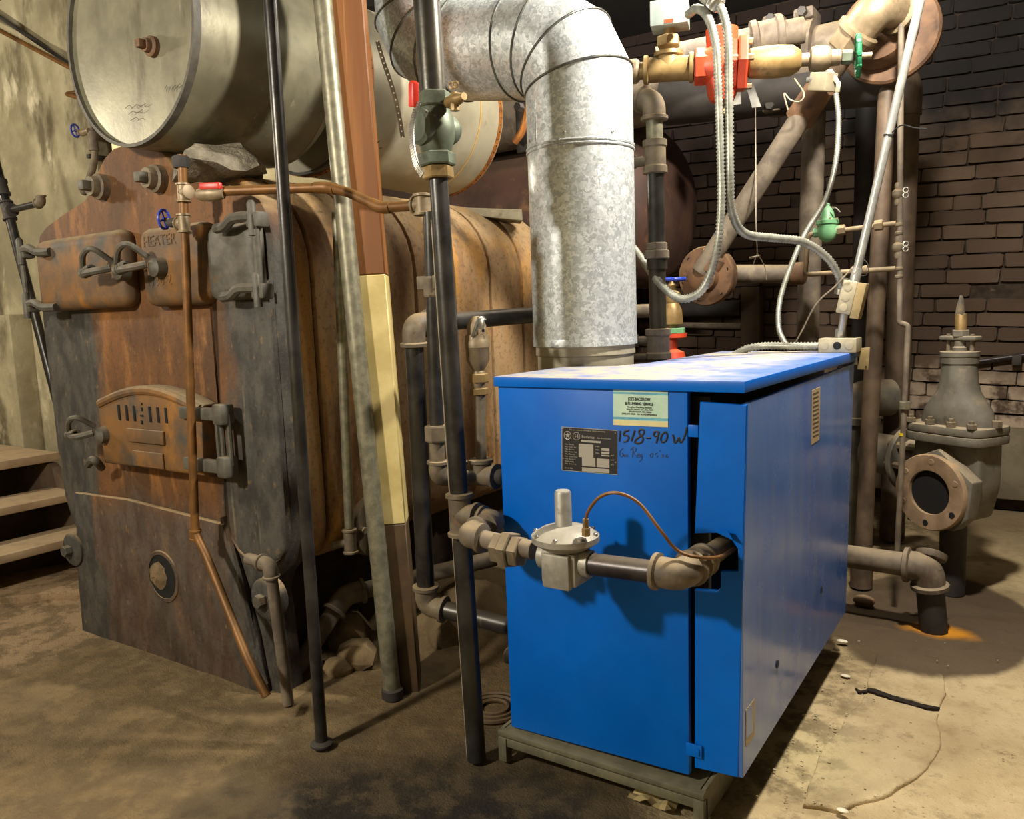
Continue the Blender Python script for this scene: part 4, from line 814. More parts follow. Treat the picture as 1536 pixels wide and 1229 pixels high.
B().lathe([(.005, 0), (.005, .002)], at(725, 496, Y=1.965), -Y3, 10).build('port', SLOT, rv)
# thin pipe with a drain bib by the sections
tp = T('drain_pipe', 'thin grey pipe ending in a small drain bib behind the galvanised pole', 'pipe', at(525, 800, Y=2.05)); p_pipe(tp, at(505, 318, Y=2.05), at(524, 792, Y=2.05), .0175, GALV_OLD)
p_tee(tp, at(525, 812, Y=2.05), Z3, V((-.8, -.6, -.25)), .019, CAST, .045, r2=.012, bl=.07)
fg = T('return_flange', 'dusty round flange with bolts low on the rusty boiler side', 'flange', at(545, 785, Y=2.2)); fc = V((-2.15, 2.20, at(545, 785, Y=2.2).z)); B().lathe([(.12, -.02), (.12, .03), (.07, .04), (.065, .10), (0, .10)], fc, X3, 28).build('disc', CAST, fg); bolts(fg, fc + X3 * .03, X3, .095, 6, .014, .025, CAST)
g1, g2, g3 = at(443, 1015, Y=1.92), at(517, 893, Y=2.16), at(742, 838, Y=2.72); g1.z = .01
run('floor_pipe', 'dusty bent pipe rising from the dirt behind the galvanised pole', 'pipe', [g1, g2, g3], .034, OLDPIPE, OLDPIPE)
g = [at(372, 838, Y=1.72), at(405, 848, Y=1.72), at(425, 1000, Y=1.74)]; g[2] = raise_to(g[1], g[2], .0); run('short_leg_pipe', 'short dusty pipe with an elbow at the boiler foot', 'pipe', g, .020, OLDPIPE, OLDPIPE)

# ================================================================== LEFT WALL BITS, STAIRS
lp = T('wall_pipe', 'black pipe with a tee and a short elbow against the plaster wall', 'pipe', at(50, 470, Y=1.95)); la, lb = at(-4, 255, Y=1.95), at(52, 470, Y=1.95)
p_pipe(lp, raise_to(la, lb, 3.3), raise_to(la, lb, 0.), .022, BLACKV); tz_ = along(la, lb, 12); el_ = at(62, 304, Y=1.95); p_tee(lp, tz_, lb - la, el_ - tz_, .021, SOOTPIPE, .045); p_pipe(lp, tz_, el_, .0155, BLACKV); p_elbow(lp, tz_, el_, el_ + V((.01, -.01, .1)), .0165, CAST, .032); p_coup(lp, along(la, lb, 3), lb - la, .021, .04, SOOTPIPE)
ca, cb_ = at(-30, 30, Y=2.40), at(125, 112, Y=2.40); tag(B().cyl(ca, cb_ + (cb_ - ca) * .3, .0125, 12).build('sloping_conduit', COPPER), 'thin tan conduit sloping down the plaster wall behind the tank', 'conduit')
ca, cb_ = at(-30, 5, Y=2.46), at(110, 100, Y=2.46); tag(B().cyl(ca, cb_ + (cb_ - ca) * .3, .012, 12).build('sloping_cable', SOOTPIPE), 'black cable sloping down the plaster wall above the tan conduit', 'cable')
cs = T('copper_stub', 'bent copper stub poking out of the plaster wall near the grey tank', 'pipe', at(100, 142, Y=2.46)); B().tube(round_path([at(128, 136, Y=2.5), at(98, 141, Y=2.44), at(125, 148, Y=2.42)], .03), .011, 10).build('pipe', COPPER, cs)
rp = T('rear_pipe', 'rusty brown pipe with couplings in the bright gap left of the boiler dome', 'pipe', at(128, 290, Y=2.44)); q = [at(134, 165, Y=2.42), at(143, 235, Y=2.42), at(138, 258, Y=2.42), at(125, 290, Y=2.42)]
B().tube(round_path(q, .08), .018, 12).build('pipe', CAST, rp); B().box(at(140, 235, Y=2.46) + V((0, .02, 0)), (.03, .10, .02), .002).build('wall_clip', SOOTPIPE, rp); p_coup(rp, at(140, 212, Y=2.42), Z3, .018, .05, OLDPIPE)
bvv = T('blue_tap', 'small tap with a blue handwheel beside the rusty rear pipe', 'valve', at(128, 198, Y=2.4)); B().lathe([(.014, -.05), (.019, -.02), (.02, .02), (.012, .04)], at(126, 198, Y=2.40), -X3, 12).build('body', BRONZE, bvv); handwheel(bvv, at(113, 196, Y=2.38), V((-.9, -.4, 0)), .032, BLUEH, .03)
sc = T('staircase', 'dusty wooden steps with open risers climbing to the plaster wall', 'stairs', (-4.6, 1.7, 0))
for i, (X_, z_) in enumerate(((-4.22, .235), (-4.50, .415))):
    B().box((X_ - .15, 1.55, z_ - .022), (.30, 1.62, .044), .008).jitter(.006, 5).build('tread', TREAD, sc)
B().box((-6.0, 1.46, .588), (2.42, 1.80, .05), .008).jitter(.006, 4).build('landing_board', TREAD, sc)
for X_, z_ in ((-4.50, .19), (-4.80, .36), (-5.1, .56)): B().box((X_ - .12, 1.55, z_ / 2 - .02), (.04, 1.55, z_ - .02), .004).build('riser', RISER, sc)
for y_ in (.66, 2.30): B().prism([(-4.25, y_, -.02), (-4.25, y_, .19), (-4.80, y_, .55), (-6.8, y_, .56), (-6.8, y_, -.02)], (0, .05, 0), .003).build('stringer', RISER, sc)
b = B(); b.box((-4.42, 1.40, .298), (.10, .55, .08), .03); b.jitter(.03, 8); tag(b.build('sack', mat('beige_sack', '#8a7458', '#a08a6a', 8, .9, 0, bump=.4)), 'crumpled beige sack tucked under the upper wooden step', 'sack')
struct(B().prism([at(-40, 915, Z=-.02), at(-40, 885, Z=-.02), at(140, 850, Z=-.02), at(140, 900, Z=-.02), at(60, 905, Z=-.02)], (0, 0, .05), .006).jitter(.004, 5).build('trim_2', FLOORM))

# ================================================================== RIGHT SIDE: COLUMNS AND HEADER
def column(label, pb, pt, Y, w, m=DARKPIPE, top=None, foot=True):
    a, t = at(*pb, Y=Y), at(*pt, Y=Y); a = raise_to(t, a, 0.); r = rad(at((pb[0] + pt[0]) / 2, (pb[1] + pt[1]) / 2, Y=Y), w)
    root = T('column_pipe', label, 'pipe', a); B().cyl(a, t if top is None else raise_to(a, t, top), r, 24).build('pipe', m, root)
    if foot: B().lathe([(r * 1.3, 0), (r * 1.3, .11), (r * 1.1, .12)], a, Z3, 24).build('foot_collar', m, root)
    return root, a, t, r
column('brown vertical column pipe right behind the blue boiler rear corner', (1292, 878), (1332, 120), 3.88, 25)
column('grey brown vertical pipe right of the diagonal pipe, before the bricks', (1211, 524), (1221, 168), 4.1, 33, OLDPIPE, foot=False)
column('black sooty vertical pipe between the grey brown pipe and the column', (1294, 560), (1303, 160), 4.95, 35, SOOTPIPE, foot=False)
r_, a_, t_, rr_ = column('wide brown standpipe with a curved top close to the brick wall', (1345, 600), (1360, 168), 4.75, 36, DARKPIPE, foot=False)
B().tube(round_path([t_ - Z3 * .02, t_ + Z3 * .20, t_ + V((-.22, 0, .22))], .15, 8), rr_ * 1.12, 20).build('elbow', DARKPIPE, r_)
hd = T('steam_header', 'thick horizontal steam header pipe hung below the dark ceiling', 'pipe', (-.9, 4.0, 2.42)); hz = 2.425
B().cyl((-3.4, 4.0, hz - .02), (-.74, 4.0, hz), .150, 36).build('pipe', OLDPIPE, hd)
B().tube(round_path([V((-.80, 4.0, hz)), V((-.60, 4.0, hz)), V((-.60, 3.80, hz))], .17, 10), .165, 30).build('elbow', FLANGE, hd)
B().lathe([(.19, 0), (.20, .01), (.20, .04), (.19, .05)], (-.60, 3.84, hz), -Y3, 40).build('flange', FLANGE, hd)
B().lathe([(.15, 0), (.15, .05), (.13, .10), (.06, .13), (0, .13)], (-.63, 3.80, hz + .01), -Y3, 36).build('blind_cap', FLANGE, hd)
for px in (1213, 1167):
    c = along((-3, 4.0, hz), (-.7, 4.0, hz), px); B().lathe([(.155, -.045), (.185, -.04), (.185, .04), (.155, .045)], c, X3, 36).build('clamp', OLDPIPE, hd)
    for z in (.19, -.19): B().box(c + V((.0, -.03, z)), (.09, .16, .05), .012).build('clamp_lug', OLDPIPE, hd); B().hexn(c + V((.0, -.14, z)), Y3, .022, 0, .20).build('bolt', SOOTPIPE, hd, smooth=False)
h2 = T('header_branch', 'dusty second pipe running beside the steam header under the ceiling', 'pipe', at(1060, 40, Y=3.6)); a, c = at(985, 90, Y=3.5), at(1205, 45, Y=3.75); B().cyl(a, c, .055, 20).build('pipe', OLDPIPE, h2); p_coup(h2, at(1150, 56, Y=3.68), c - a, .055, .07, OLDPIPE)
lb_ = T('lower_branch', 'dark dusty pipe and lagging slung below the steam header', 'pipe', at(1100, 140, Y=3.9)); B().cyl(at(1000, 150, Y=3.95), at(1330, 115, Y=3.95), .12, 24).jitter(.012, 9).build('pipe', SOOTPIPE, lb_)
for k, (px, py, dx, l) in enumerate(((1104, 128, -2, 28), (1124, 126, 8, 34), (1092, 128, -4, 24))):
    q = [at(px - 6, py, Y=3.7), at(px + 6, py, Y=3.7), at(px + dx + 10, py + l, Y=3.66), at(px + dx - 4, py + l + 2, Y=3.66)]
    tag(B().prism(q, (0, .006, 0), .001, 1).build('foil_scrap', CLOTH), ['torn grey foil scrap hanging behind the red valve, left of the widest', 'widest torn grey foil scrap hanging right of the red valve', 'narrow grey foil scrap hanging behind the twin conduits'][k], 'scrap')
# diagonal pipe between flange and header
d0, d1, d2 = at(1052, 408, Y=3.68), at(1213, 158, Y=3.68), at(1270, 75, Y=3.60)
dp = T('diagonal_pipe', 'sloping steel pipe climbing from the bolted cast flange to the header', 'pipe', d0); B().cyl(d0, d1, .047, 22).build('pipe', OLDPIPE, dp); B().cyl(d1, d2, .045, 22).build('upper_pipe', DARKPIPE, dp)
B().lathe([(.05, -.08), (.062, -.07), (.062, .09), (.05, .10)], d1, d2 - d1, 22).build('coupling', FLANGE, dp)
dn = at(1277, 60, Y=3.58); dd = (d2 - d1).normalized(); B().hexn(dn, dd, .078, -.045, .035).build('union_nut', BRONZE, dp, smooth=False)
d3, d4 = at(1303, 26, Y=3.55), at(1345, 18, Y=3.72); p_pipe(dp, dn, d3, .047, RUSTTANK); p_elbow(dp, dn, at(1318, 8, Y=3.54), d4 + V((.1, .12, -.02)), .058, BRONZE, .12)
jb = T('conduit_box', 'small cream electrical box clipped on the sloping pipe', 'box', at(1236, 122, Y=3.55)); jR = V((.82, -.5, -.25)).normalized(); jU = (Z3 - jR * jR.z).normalized(); jN = jR.cross(jU)
B().box(at(1234, 123, Y=3.52), (.095, .07, .06), .004, (jR, jU, jN)).build('box', BOXM, jb); B().prism([at(1236, 104, Y=3.5), at(1248, 103, Y=3.5), at(1261, 124, Y=3.5), at(1259, 138, Y=3.5), at(1252, 138, Y=3.5), at(1254, 126, Y=3.5)], (0, .012, 0), .001).build('bracket', BOXM, jb)
B().lathe([(.012, 0), (.012, .03)], at(1222, 118, Y=3.52), -X3, 10).build('connector', CHROME, jb)
tag(B().tube(spline([at(1182, 165, Y=3.5), at(1176, 140, Y=3.5), at(1186, 150, Y=3.5), at(1200, 152, Y=3.5), at(1206, 140, Y=3.5), at(1192, 118, Y=3.55)], 6), .0032, 6).build('wire_clip', WIRE), 'bent wire clip looped left of the cream electrical box', 'wire')
# cast flange and horizontal pipe
cf = T('cast_flange', 'rusty round cast flange where the sloping pipe meets a horizontal pipe', 'flange', at(1058, 415, Y=3.7)); fc = at(1060, 414, Y=3.72); fn = V((-.10, -1, -.05)).normalized()
B().lathe([(.135, -.02), (.140, -.012), (.140, .012), (.135, .02), (.075, .025), (.07, .06), (.05, .07), (0, .07)], fc, fn, 40).build('disc', FLANGE, cf); B().lathe([(.132, -.05), (.136, -.045), (.136, -.024), (.132, -.02)], fc, fn, 40).build('disc', FLANGE, cf)
B().lathe([(.065, -.02), (.065, .05), (.055, .06)], fc + V((.02, -.02, .05)), d1 - d0, 24).build('neck', FLANGE, cf)
for k in range(6):
    a = k * math.pi / 3 + .5; _, u, w_ = frame(fn); B().lathe([(.011, 0), (.011, .002)], fc + (u * math.cos(a) + w_ * math.sin(a)) * .112 + fn * .0195, fn, 12).build('bolt_hole', SLOT, cf)
bolts(cf, fc - fn * .075, fn, .115, 6, .014, .03, SOOTPIPE, .1)
hp = T('horizontal_pipe', 'dusty horizontal pipe running right from the round cast flange', 'pipe', at(1140, 410, Y=3.9)); B().cyl(fc - fn * .0 + V((.05, .12, .01)), at(1192, 411, Y=3.92), .043, 22).build('pipe', OLDPIPE, hp); B().lathe([(.05, 0), (.053, .01), (.053, .05), (.045, .06)], at(1188, 411, Y=3.92), X3, 22).build('coupling', FLANGE, hp)
bp_ = T('support_post', 'dark brown wooden prop against the bricks under the horizontal pipe', 'post', (at(1125, 500, Y=5.55).x, 5.55, 0)); c = at(1125, 500, Y=5.55); B().box((c.x, 5.60, .72), (.13, .10, 1.44), .006).build('prop', WOODD, bp_)
lg_ = T('wall_ledge_pipe', 'dusty pipe laid along the bricks behind the boiler top', 'pipe', at(1050, 470, Y=5.5)); B().cyl(at(960, 466, Y=5.58), at(1112, 462, Y=5.58), .055, 18).build('pipe', SOOTPIPE, lg_); B().cyl(at(960, 487, Y=5.6), at(1112, 489, Y=5.6), .022, 12).build('batten', OLDPIPE, lg_)
# vertical pipe behind flue
vp = T('boiler_riser', 'black riser with tee and union between the flue and the conduits', 'pipe', at(987, 532, Y=2.66)); b0, b1 = at(988, 545, Y=2.66), at(981, 150, Y=2.66); va = (b1 - b0).normalized()
def VY(py): p = at(985, py, Y=2.66); return raise_to(b0, b1, p.z)
p_pipe(vp, b0, VY(250), .0295, BLACKV); p_pipe(vp, VY(232), VY(165), .0285, GALV_OLD); p_coup(vp, VY(235), va, .029, .058, CAST, 'tee'); p_pipe(vp, VY(240), VY(240) + V((-.11, -.02, 0)), .017, CAST); B().lathe([(.022, 0), (.024, .01), (.024, .035), (.012, .04)], VY(240) + V((-.07, -.013, 0)), -X3, 14).build('plug', CAST, vp)
B().hexn(VY(378), va, .047, -.024, .006).build('union', OLDPIPE, vp, smooth=False); B().hexn(VY(378), va, .04, .006, .032).build('union', OLDPIPE, vp, smooth=False); B().lathe([(.036, -.06), (.036, -.024)], VY(378), va, 20).build('union', BLACKV, vp)
p_coup(vp, VY(516), va, .031, .055, OLDPIPE, 'tee'); p_elbow(vp, VY(200), VY(152), VY(150) + V((-.16, .05, .06)), .031, CAST, .06)
for py, l in ((510, .07), (536, .09)): c = VY(py); B().lathe([(.015, 0), (.015, l), (.022, l), (.022, l + .03), (.01, l + .035)], c, V((-.95, -.3, 0)), 14).build('plug', OLDPIPE, vp)
# brass valve with blue wheel and red flange
wv = T('gate_valve', 'yellow brass valve with a blue handwheel and red flange behind the riser', 'valve', at(1010, 535, Y=3.3)); o = at(1009, 540, Y=3.3); o.z = 0
def z3(py): return at(1009, py, Y=3.3).z
B().lathe([(.045, 0), (.045, z3(545)), (.06, z3(540)), (.05, z3(528)), (.022, z3(524)), (.022, z3(508)), (.062, z3(506)), (.062, z3(500))], o, Z3, 24).build('flange', RED, wv); B().hexn(o, Z3, .06, z3(500), z3(492)).build('gasket_nut', GREEN, wv, smooth=False)
B().lathe([(.025, z3(492)), (.025, z3(488)), (.046, z3(486)), (.046, z3(478)), (.042, z3(465)), (.030, z3(455)), (.036, z3(450)), (.036, z3(440)), (.018, z3(435)), (.02, z3(428)), (.012, z3(424)), (.008, z3(418))], o, Z3, 24).build('body', BRASS, wv)
p_pipe(wv, V((o.x, o.y, z3(465))), V((o.x - .22, o.y - .02, z3(465))), .03, OLDPIPE); handwheel(wv, V((o.x, o.y, z3(419))), Z3, .055, BLUEH, .03)
# ================================================================== BRASS / RED CIRCULATOR LINE ABOVE THE BOILER
LB, RB = V((-1.27, 2.75, 2.172)), V((-.615, 3.0, 2.150)); bdv = (RB - LB).normalized()
br = T('brass_line', 'row of brass pipe and tee fittings high above the blue boiler', 'pipe', along(LB, RB, 950))
q = lambda px: along(LB, RB, px)
p_pipe(br, q(900), q(1060), .030, BRASS); B().lathe([(.036, -.05), (.042, -.04), (.042, .0), (.034, .01)], q(955), bdv, 22).build('elbow', BRONZE, br)
p_tee(br, q(1003), bdv, Z3, .034, BRASS, .085, bl=.055); B().hexn(q(1003) + Z3 * .075, Z3, .042, 0, .035).build('bonnet', BRASS, br, smooth=False)
za = T('zone_actuator', 'pale grey zone valve actuator box standing on the brass tee', 'actuator', q(1003) + Z3 * .10); ac = at(1005, 24, Y=2.80); aR = V((.95, .30, 0)).normalized(); aN = V((.30, -.95, 0)).normalized()
B().box(ac, (.13, .10, .085), .004, (aR, -aN, Z3)).build('housing', mat('pale_grey_enamel', '#87918c', '#99a29b', 10, .4, .1, (), .2, '#a8a28e', 0), za); B().cyl(q(1003) + Z3 * .09, ac - Z3 * .04, .018, 12).build('neck', BRASS, za)
lc = ac + aN * .0515 - Z3 * .032; B().box(lc, (.03, .001, .012), 0, (aR, aN, Z3)).build('red_label', RED, za); B().lathe([(.010, 0), (.014, .004), (.014, .016), (.01, .02)], ac + aR * .066 + Z3 * .004, aR, 12).build('connector', CHROME, za)
cp_ = T('circulator', 'orange red bolted flow valve between the brass tee and the globe valve', 'valve', q(1085)); c = q(1083)
B().hexn(q(1054), bdv, .062, -.028, .03).build('hex_end', RED, cp_, smooth=False); B().lathe([(.05, -.07), (.066, -.04), (.07, 0), (.066, .04), (.055, .06)], c, bdv, 24).build('body', RED, cp_); B().lathe([(.04, -.12), (.05, -.10), (.058, -.04), (.05, .05), (.055, .09), (.055, .12), (.03, .13)], c, Z3, 24).build('barrel', RED, cp_)
fcx = q(1113); B().lathe([(.095, -.016), (.098, -.01), (.098, .010), (.095, .016)], fcx, bdv, 6, .4).build('flange', RED, cp_, ang=.3); B().lathe([(.085, -.046), (.088, -.04), (.088, -.02), (.085, -.018)], fcx, bdv, 6, .4).build('flange', RED, cp_, ang=.3); bolts(cp_, fcx - bdv * .05, bdv, .075, 4, .012, .085, BRONZE, .8)
B().lathe([(.012, 0), (.012, .05), (.016, .055)], c - Z3 * .11, -Z3, 10).build('drain_plug', BRASS, cp_)
gb = T('globe_valve', 'brass globe valve right of the orange red flow valve', 'valve', q(1170)); c = q(1165)
p_pipe(gb, q(1110), q(1140), .034, BRASS); B().lathe([(.036, -.10), (.048, -.09), (.052, -.06), (.054, 0), (.05, .05), (.034, .075), (.024, .08)], c, bdv, 28).build('body', BRASS, gb)
dv = T('drain_valve', 'brass drain valve with a green handwheel by the header cap', 'valve', q(1240)); c0 = q(1190)
B().lathe([(.022, 0), (.022, .05), (.038, .055), (.042, .07), (.042, .10), (.036, .115), (.028, .12), (.026, .15), (.016, .155), (.018, .19), (.010, .2), (.010, .25)], c0, bdv, 22).build('body', BRONZE, dv)
B().hexn(c0 + bdv * .155, bdv, .024, 0, .035).build('packing_nut', VERDI, dv, smooth=False); handwheel(dv, q(1287), bdv + V((.0, -.12, .05)), .062, GREENH, .05)
# ================================================================== FLEXIBLE CONDUITS AND ELECTRICAL BOXES
Yc = 2.60
fA = [(1032, 22), (1046, 13), (1062, 26), (1073, 63), (1077, 110), (1079, 165), (1081, 230), (1082, 300), (1078, 360), (1068, 404), (1050, 438), (1020, 448), (990, 425), (968, 396), (950, 372)]
ys_ = [2.74, 2.66, 2.58, 2.56, 2.56, 2.56, 2.56, 2.56, 2.56, 2.57, 2.57, 2.58, 2.62, 2.72, 2.85]
f1 = T('flex_conduit', 'ribbed steel conduit looping from the grey actuator back behind the flue', 'conduit', at(1020, 448, Y=2.58)); flexible(f1, [at(x, y, Y=w_) for (x, y), w_ in zip(fA, ys_)], .0150)
fBx = [(1046, -12), (1062, 2), (1082, 14), (1092, 60), (1093, 130), (1094, 200), (1095, 265), (1098, 318), (1117, 350), (1160, 357), (1205, 363), (1240, 386), (1258, 414), (1262, 432)]
ys_ = [2.62, 2.60, 2.58, 2.57, 2.57, 2.57, 2.57, 2.60, 2.68, 2.80, 2.90, 2.98, 3.02, 3.04]
f2 = T('flex_conduit', 'ribbed steel conduit hanging down then turning right to the conduit body', 'conduit', at(1262, 432, Y=3.04)); flexible(f2, [at(x, y, Y=w_) for (x, y), w_ in zip(fBx, ys_)], .0150)
B().lathe([(.022, -.02), (.026, -.01), (.026, .02), (.018, .03)], at(1072, 4, Y=2.585), V((.6, -.1, .5)), 12).build('connector', CHROME, f2)
f3 = T('flex_conduit', 'long thin ribbed conduit curving from the cream box down to the cap', 'conduit', at(1185, 524, Y=3.1)); flexible(f3, [at(x, y, Y=w_) for x, y, w_ in ((1254, 140, 3.48), (1258, 180, 3.45), (1254, 240, 3.4), (1238, 300, 3.35), (1208, 350, 3.3), (1186, 400, 3.25), (1170, 450, 3.2), (1168, 490, 3.15), (1176, 512, 3.12), (1185, 524, 3.1))], .0115, pitch=.010)
f4 = T('flex_conduit', 'dusty ribbed conduit lying along the boiler cap rear edge', 'conduit', at(1130, 520, Y=3.05)); flexible(f4, [at(x, y, Y=w_) for x, y, w_ in ((1100, 534, 3.04), (1118, 524, 3.05), (1145, 519, 3.06), (1190, 519, 3.06), (1238, 519, 3.07))], .0160)
cb1 = T('junction_box', 'low cream junction box sitting on the boiler cap corner', 'box', at(1260, 527, Y=3.06)); jc = at(1260, 520, Y=3.08); jc.z = 1.146 + .026
B().box(jc, (.130, .10, .052), .004).build('box', BOXM, cb1)
for dx in (-.042, .0, .042): B().lathe([(.014, 0), (.014, .0015), (.011, .002)], jc + V((dx, -.05, 0)), -Y3, 16).build('knockout', BOXM if dx else SLOT, cb1)
cv_ = T('cover_plate', 'tan box cover screwed at the rear right corner of the cap', 'cover', at(1296, 545, Y=3.12)); cq = [at(1286, 523, Y=3.12), at(1304.5, 521, Y=3.12), at(1302.5, 555, Y=3.12), at(1285.5, 554, Y=3.12)]; B().prism(cq, (.0, .012, 0), .001).build('plate', COVERM, cv_)
for x, y in ((1289, 526), (1299, 550)): B().lathe([(.003, 0), (.003, .002)], at(x, y, Y=3.119), -Y3, 8).build('screw', SLOT, cv_)
B().box(at(1284, 541, Y=3.13), (.03, .02, .03), .003).build('nipple', CHROME, cv_)
em0, em1 = at(1281, 425, Y=3.05), at(1383, -10, Y=3.05); emd = (em1 - em0).normalized()
em = T('straight_conduit', 'bright straight steel conduit slanting up to the ceiling at right', 'conduit', em0); B().cyl(em0, raise_to(em0, em1, 2.99), .0145, 16).build('pipe', EMT, em); B().lathe([(.0175, 0), (.0175, .05), (.0155, .055)], em0, emd, 14).build('connector', EMT, em)
B().lathe([(.0165, -.003), (.0165, .003)], along(em0, em1, 1333), emd, 12).build('cable_tie', SLOT, em); tp_ = along(em0, em1, 1333); B().tube(spline([tp_, at(1352, 188, Y=3.02), at(1372, 192, Y=3.0), at(1390, 193, Y=3.0)], 5), .0022, 6).build('tie_tail', SLOT, em)
body = T('outlet_box', 'tilted cream conduit box with side cover at the slanting conduit foot', 'box', at(1275, 470, Y=3.05)); ec = at(1272, 446, Y=3.05); er = -emd.cross(Y3).normalized(); 
B().box(ec, (.052, .055, .118), .006, (er, emd.cross(er) * -1, emd)).build('box', BOXM, body); B().box(ec + er * .04 + V((.0, -.004, -.006)), (.030, .058, .125), .002, (er, emd.cross(er) * -1, emd)).build('side_cover', COVERM, body)
for k in (-.036, 0, .036): B().lathe([(.014, 0), (.014, .0015), (.011, .002)], ec - Y3 * .0275 + emd * k - er * .002, -Y3, 16).build('knockout', BOXM, body)
B().lathe([(.02, -.03), (.022, .0), (.018, .03)], ec - er * .03 + emd * .035, emd, 12).build('connector', CHROME, body)
em2 = T('conduit_stub', 'short bright conduit between the tilted box and the low junction box', 'conduit', at(1263, 512, Y=3.07)); B().cyl(ec - emd * .05, jc + V((.0, 0, .02)), .0135, 14).build('pipe', EMT, em2); B().lathe([(.019, 0), (.019, .03), (.015, .035)], jc + V((.001, 0, .024)), Z3, 12).build('connector', EMT, em2)
tag(B().tube(spline([at(1188, 524, Y=3.1), at(1205, 492, Y=3.06), at(1225, 455, Y=3.04), at(1254, 428, Y=3.02), at(1278, 402, Y=3.0)], 8), .003, 6).build('loose_cable', WIRE), 'thin tan cable strung from the cap up to the tilted box', 'cable')
sg = T('hanging_string', 'thin string with a tied twig hanging before the sloping pipe', 'string', at(1137, 410, Y=3.5)); b = B()
b.tube(spline([at(1133, 150, Y=3.9), at(1134, 268, Y=3.6), at(1134, 330, Y=3.5), at(1136, 380, Y=3.5)], 5), .0022, 5); b.tube(spline([at(1136, 380, Y=3.5), at(1147, 400, Y=3.5), at(1150, 420, Y=3.5)], 5), .0022, 5); b.tube([at(1136, 380, Y=3.5), at(1130, 396, Y=3.5)], .0022, 5); b.build('string', WIRE, sg); B().cyl(at(1124, 387, Y=3.49), at(1140, 384, Y=3.49), .005, 6).build('twig', WIRE, sg)
# ================================================================== FILL VALVE TRIM ON THE RIGHT
Yt = 3.62
tl = T('small_feed_pipe', 'thin upright feed pipe with two tiny ball cocks in front of the brick wall', 'pipe', at(1346, 838, Y=Yt)); q = [at(1352, -12, Y=Yt), at(1349, 484, Y=Yt), at(1362, 488, Y=Yt), at(1357, 600, Y=Yt), at(1345, 842, Y=Yt)]; q[0] = raise_to(q[1], q[0], 2.99)
B().tube(round_path(q, .012, 4), .0115, 12).build('pipe', OLDPIPE, tl)
for px, py in ((1347, 291), (1347, 371)):
    c = at(px, py, Y=Yt); bc = B().lathe([(.010, -.045), (.014, -.035), (.012, -.02), (.022, -.008), (.023, .0), (.022, .01), (.012, .02), (.014, .035), (.010, .045)], c, Z3, 16).build('ball_cock', CAST, tl)
    for dz_ in (-.008, .012): B().torus(c + V((.03, -.01, dz_)), Y3, .010, .0022, 12, 6).build('chain_link', CHROME, bc)
for py in (337, 350, 403, 415): B().lathe([(.013, -.008), (.016, -.004), (.016, .004), (.013, .008)], at(1348.5, py, Y=Yt), Z3, 12).build('ferrule', CAST, tl)
B().hexn(at(1357, 607, Y=Yt), Z3, .024, -.02, .014).build('union', GALV_OLD, tl, smooth=False); B().lathe([(.0125, -.006), (.0125, .006)], at(1353, 652, Y=Yt), Z3, 12).build('yellow_tape', mat('yellow_tape', '#c8b020', rough=.5, bump=0), tl)
q = [at(1344, 335, Y=Yt), at(1212, 352, Y=Yt), at(1208, 412, Y=Yt), at(1343, 403, Y=Yt)]
fb = T('feed_branch', 'thin brass loop of pipe carrying the pale green regulator', 'pipe', q[2]); B().tube(round_path(q, .02, 4), .0105, 12).build('pipe', BRONZE, fb)
for px, py in ((1262, 345), (1318, 338)): B().hexn(at(px, py, Y=Yt), q[0] - q[1], .022, -.016, .016).build('union', BRONZE, fb, smooth=False)
p_coup(fb, at(1290, 405, Y=Yt), q[3] - q[2], .0125, .03, BRONZE)
tag(B().tube(spline([at(1285, 398, Y=3.58), at(1296, 390, Y=3.56), at(1303, 400, Y=3.56), at(1300, 412, Y=3.56), at(1290, 414, Y=3.57)], 5), .002, 5).build('wire_twist', SOOTPIPE), 'loose black wire twist around the lower brass loop', 'wire')
pv = T('pressure_regulator', 'pale green pressure regulator with a cone shaped top', 'regulator', at(1242, 362, Y=Yt)); o = at(1241, 362, Y=Yt); o.z = 0; z4 = lambda py: at(1241, py, Y=Yt).z
B().lathe([(.012, z4(363)), (.032, z4(358)), (.042, z4(348)), (.040, z4(338)), (.046, z4(336)), (.046, z4(331)), (.03, z4(328)), (.024, z4(318)), (.014, z4(311)), (.008, z4(309)), (.009, z4(306)), (0, z4(304))], o, Z3, 26).build('body', GREEN, pv)
ba = (q[0] - q[1]).normalized(); c = V((o.x, o.y, z4(347))); B().cyl(c - ba * .055, c + ba * .055, .02, 8).build('ports', GREEN, pv); bolts(pv, V((o.x, o.y, z4(332))), Z3, .038, 6, .006, .012, BRONZE)
B().tube(spline([at(1247, 311, Y=3.58), at(1254, 312, Y=3.57), at(1260, 318, Y=3.57)], 4), .003, 6).build('seal_wire', CHROME, pv)
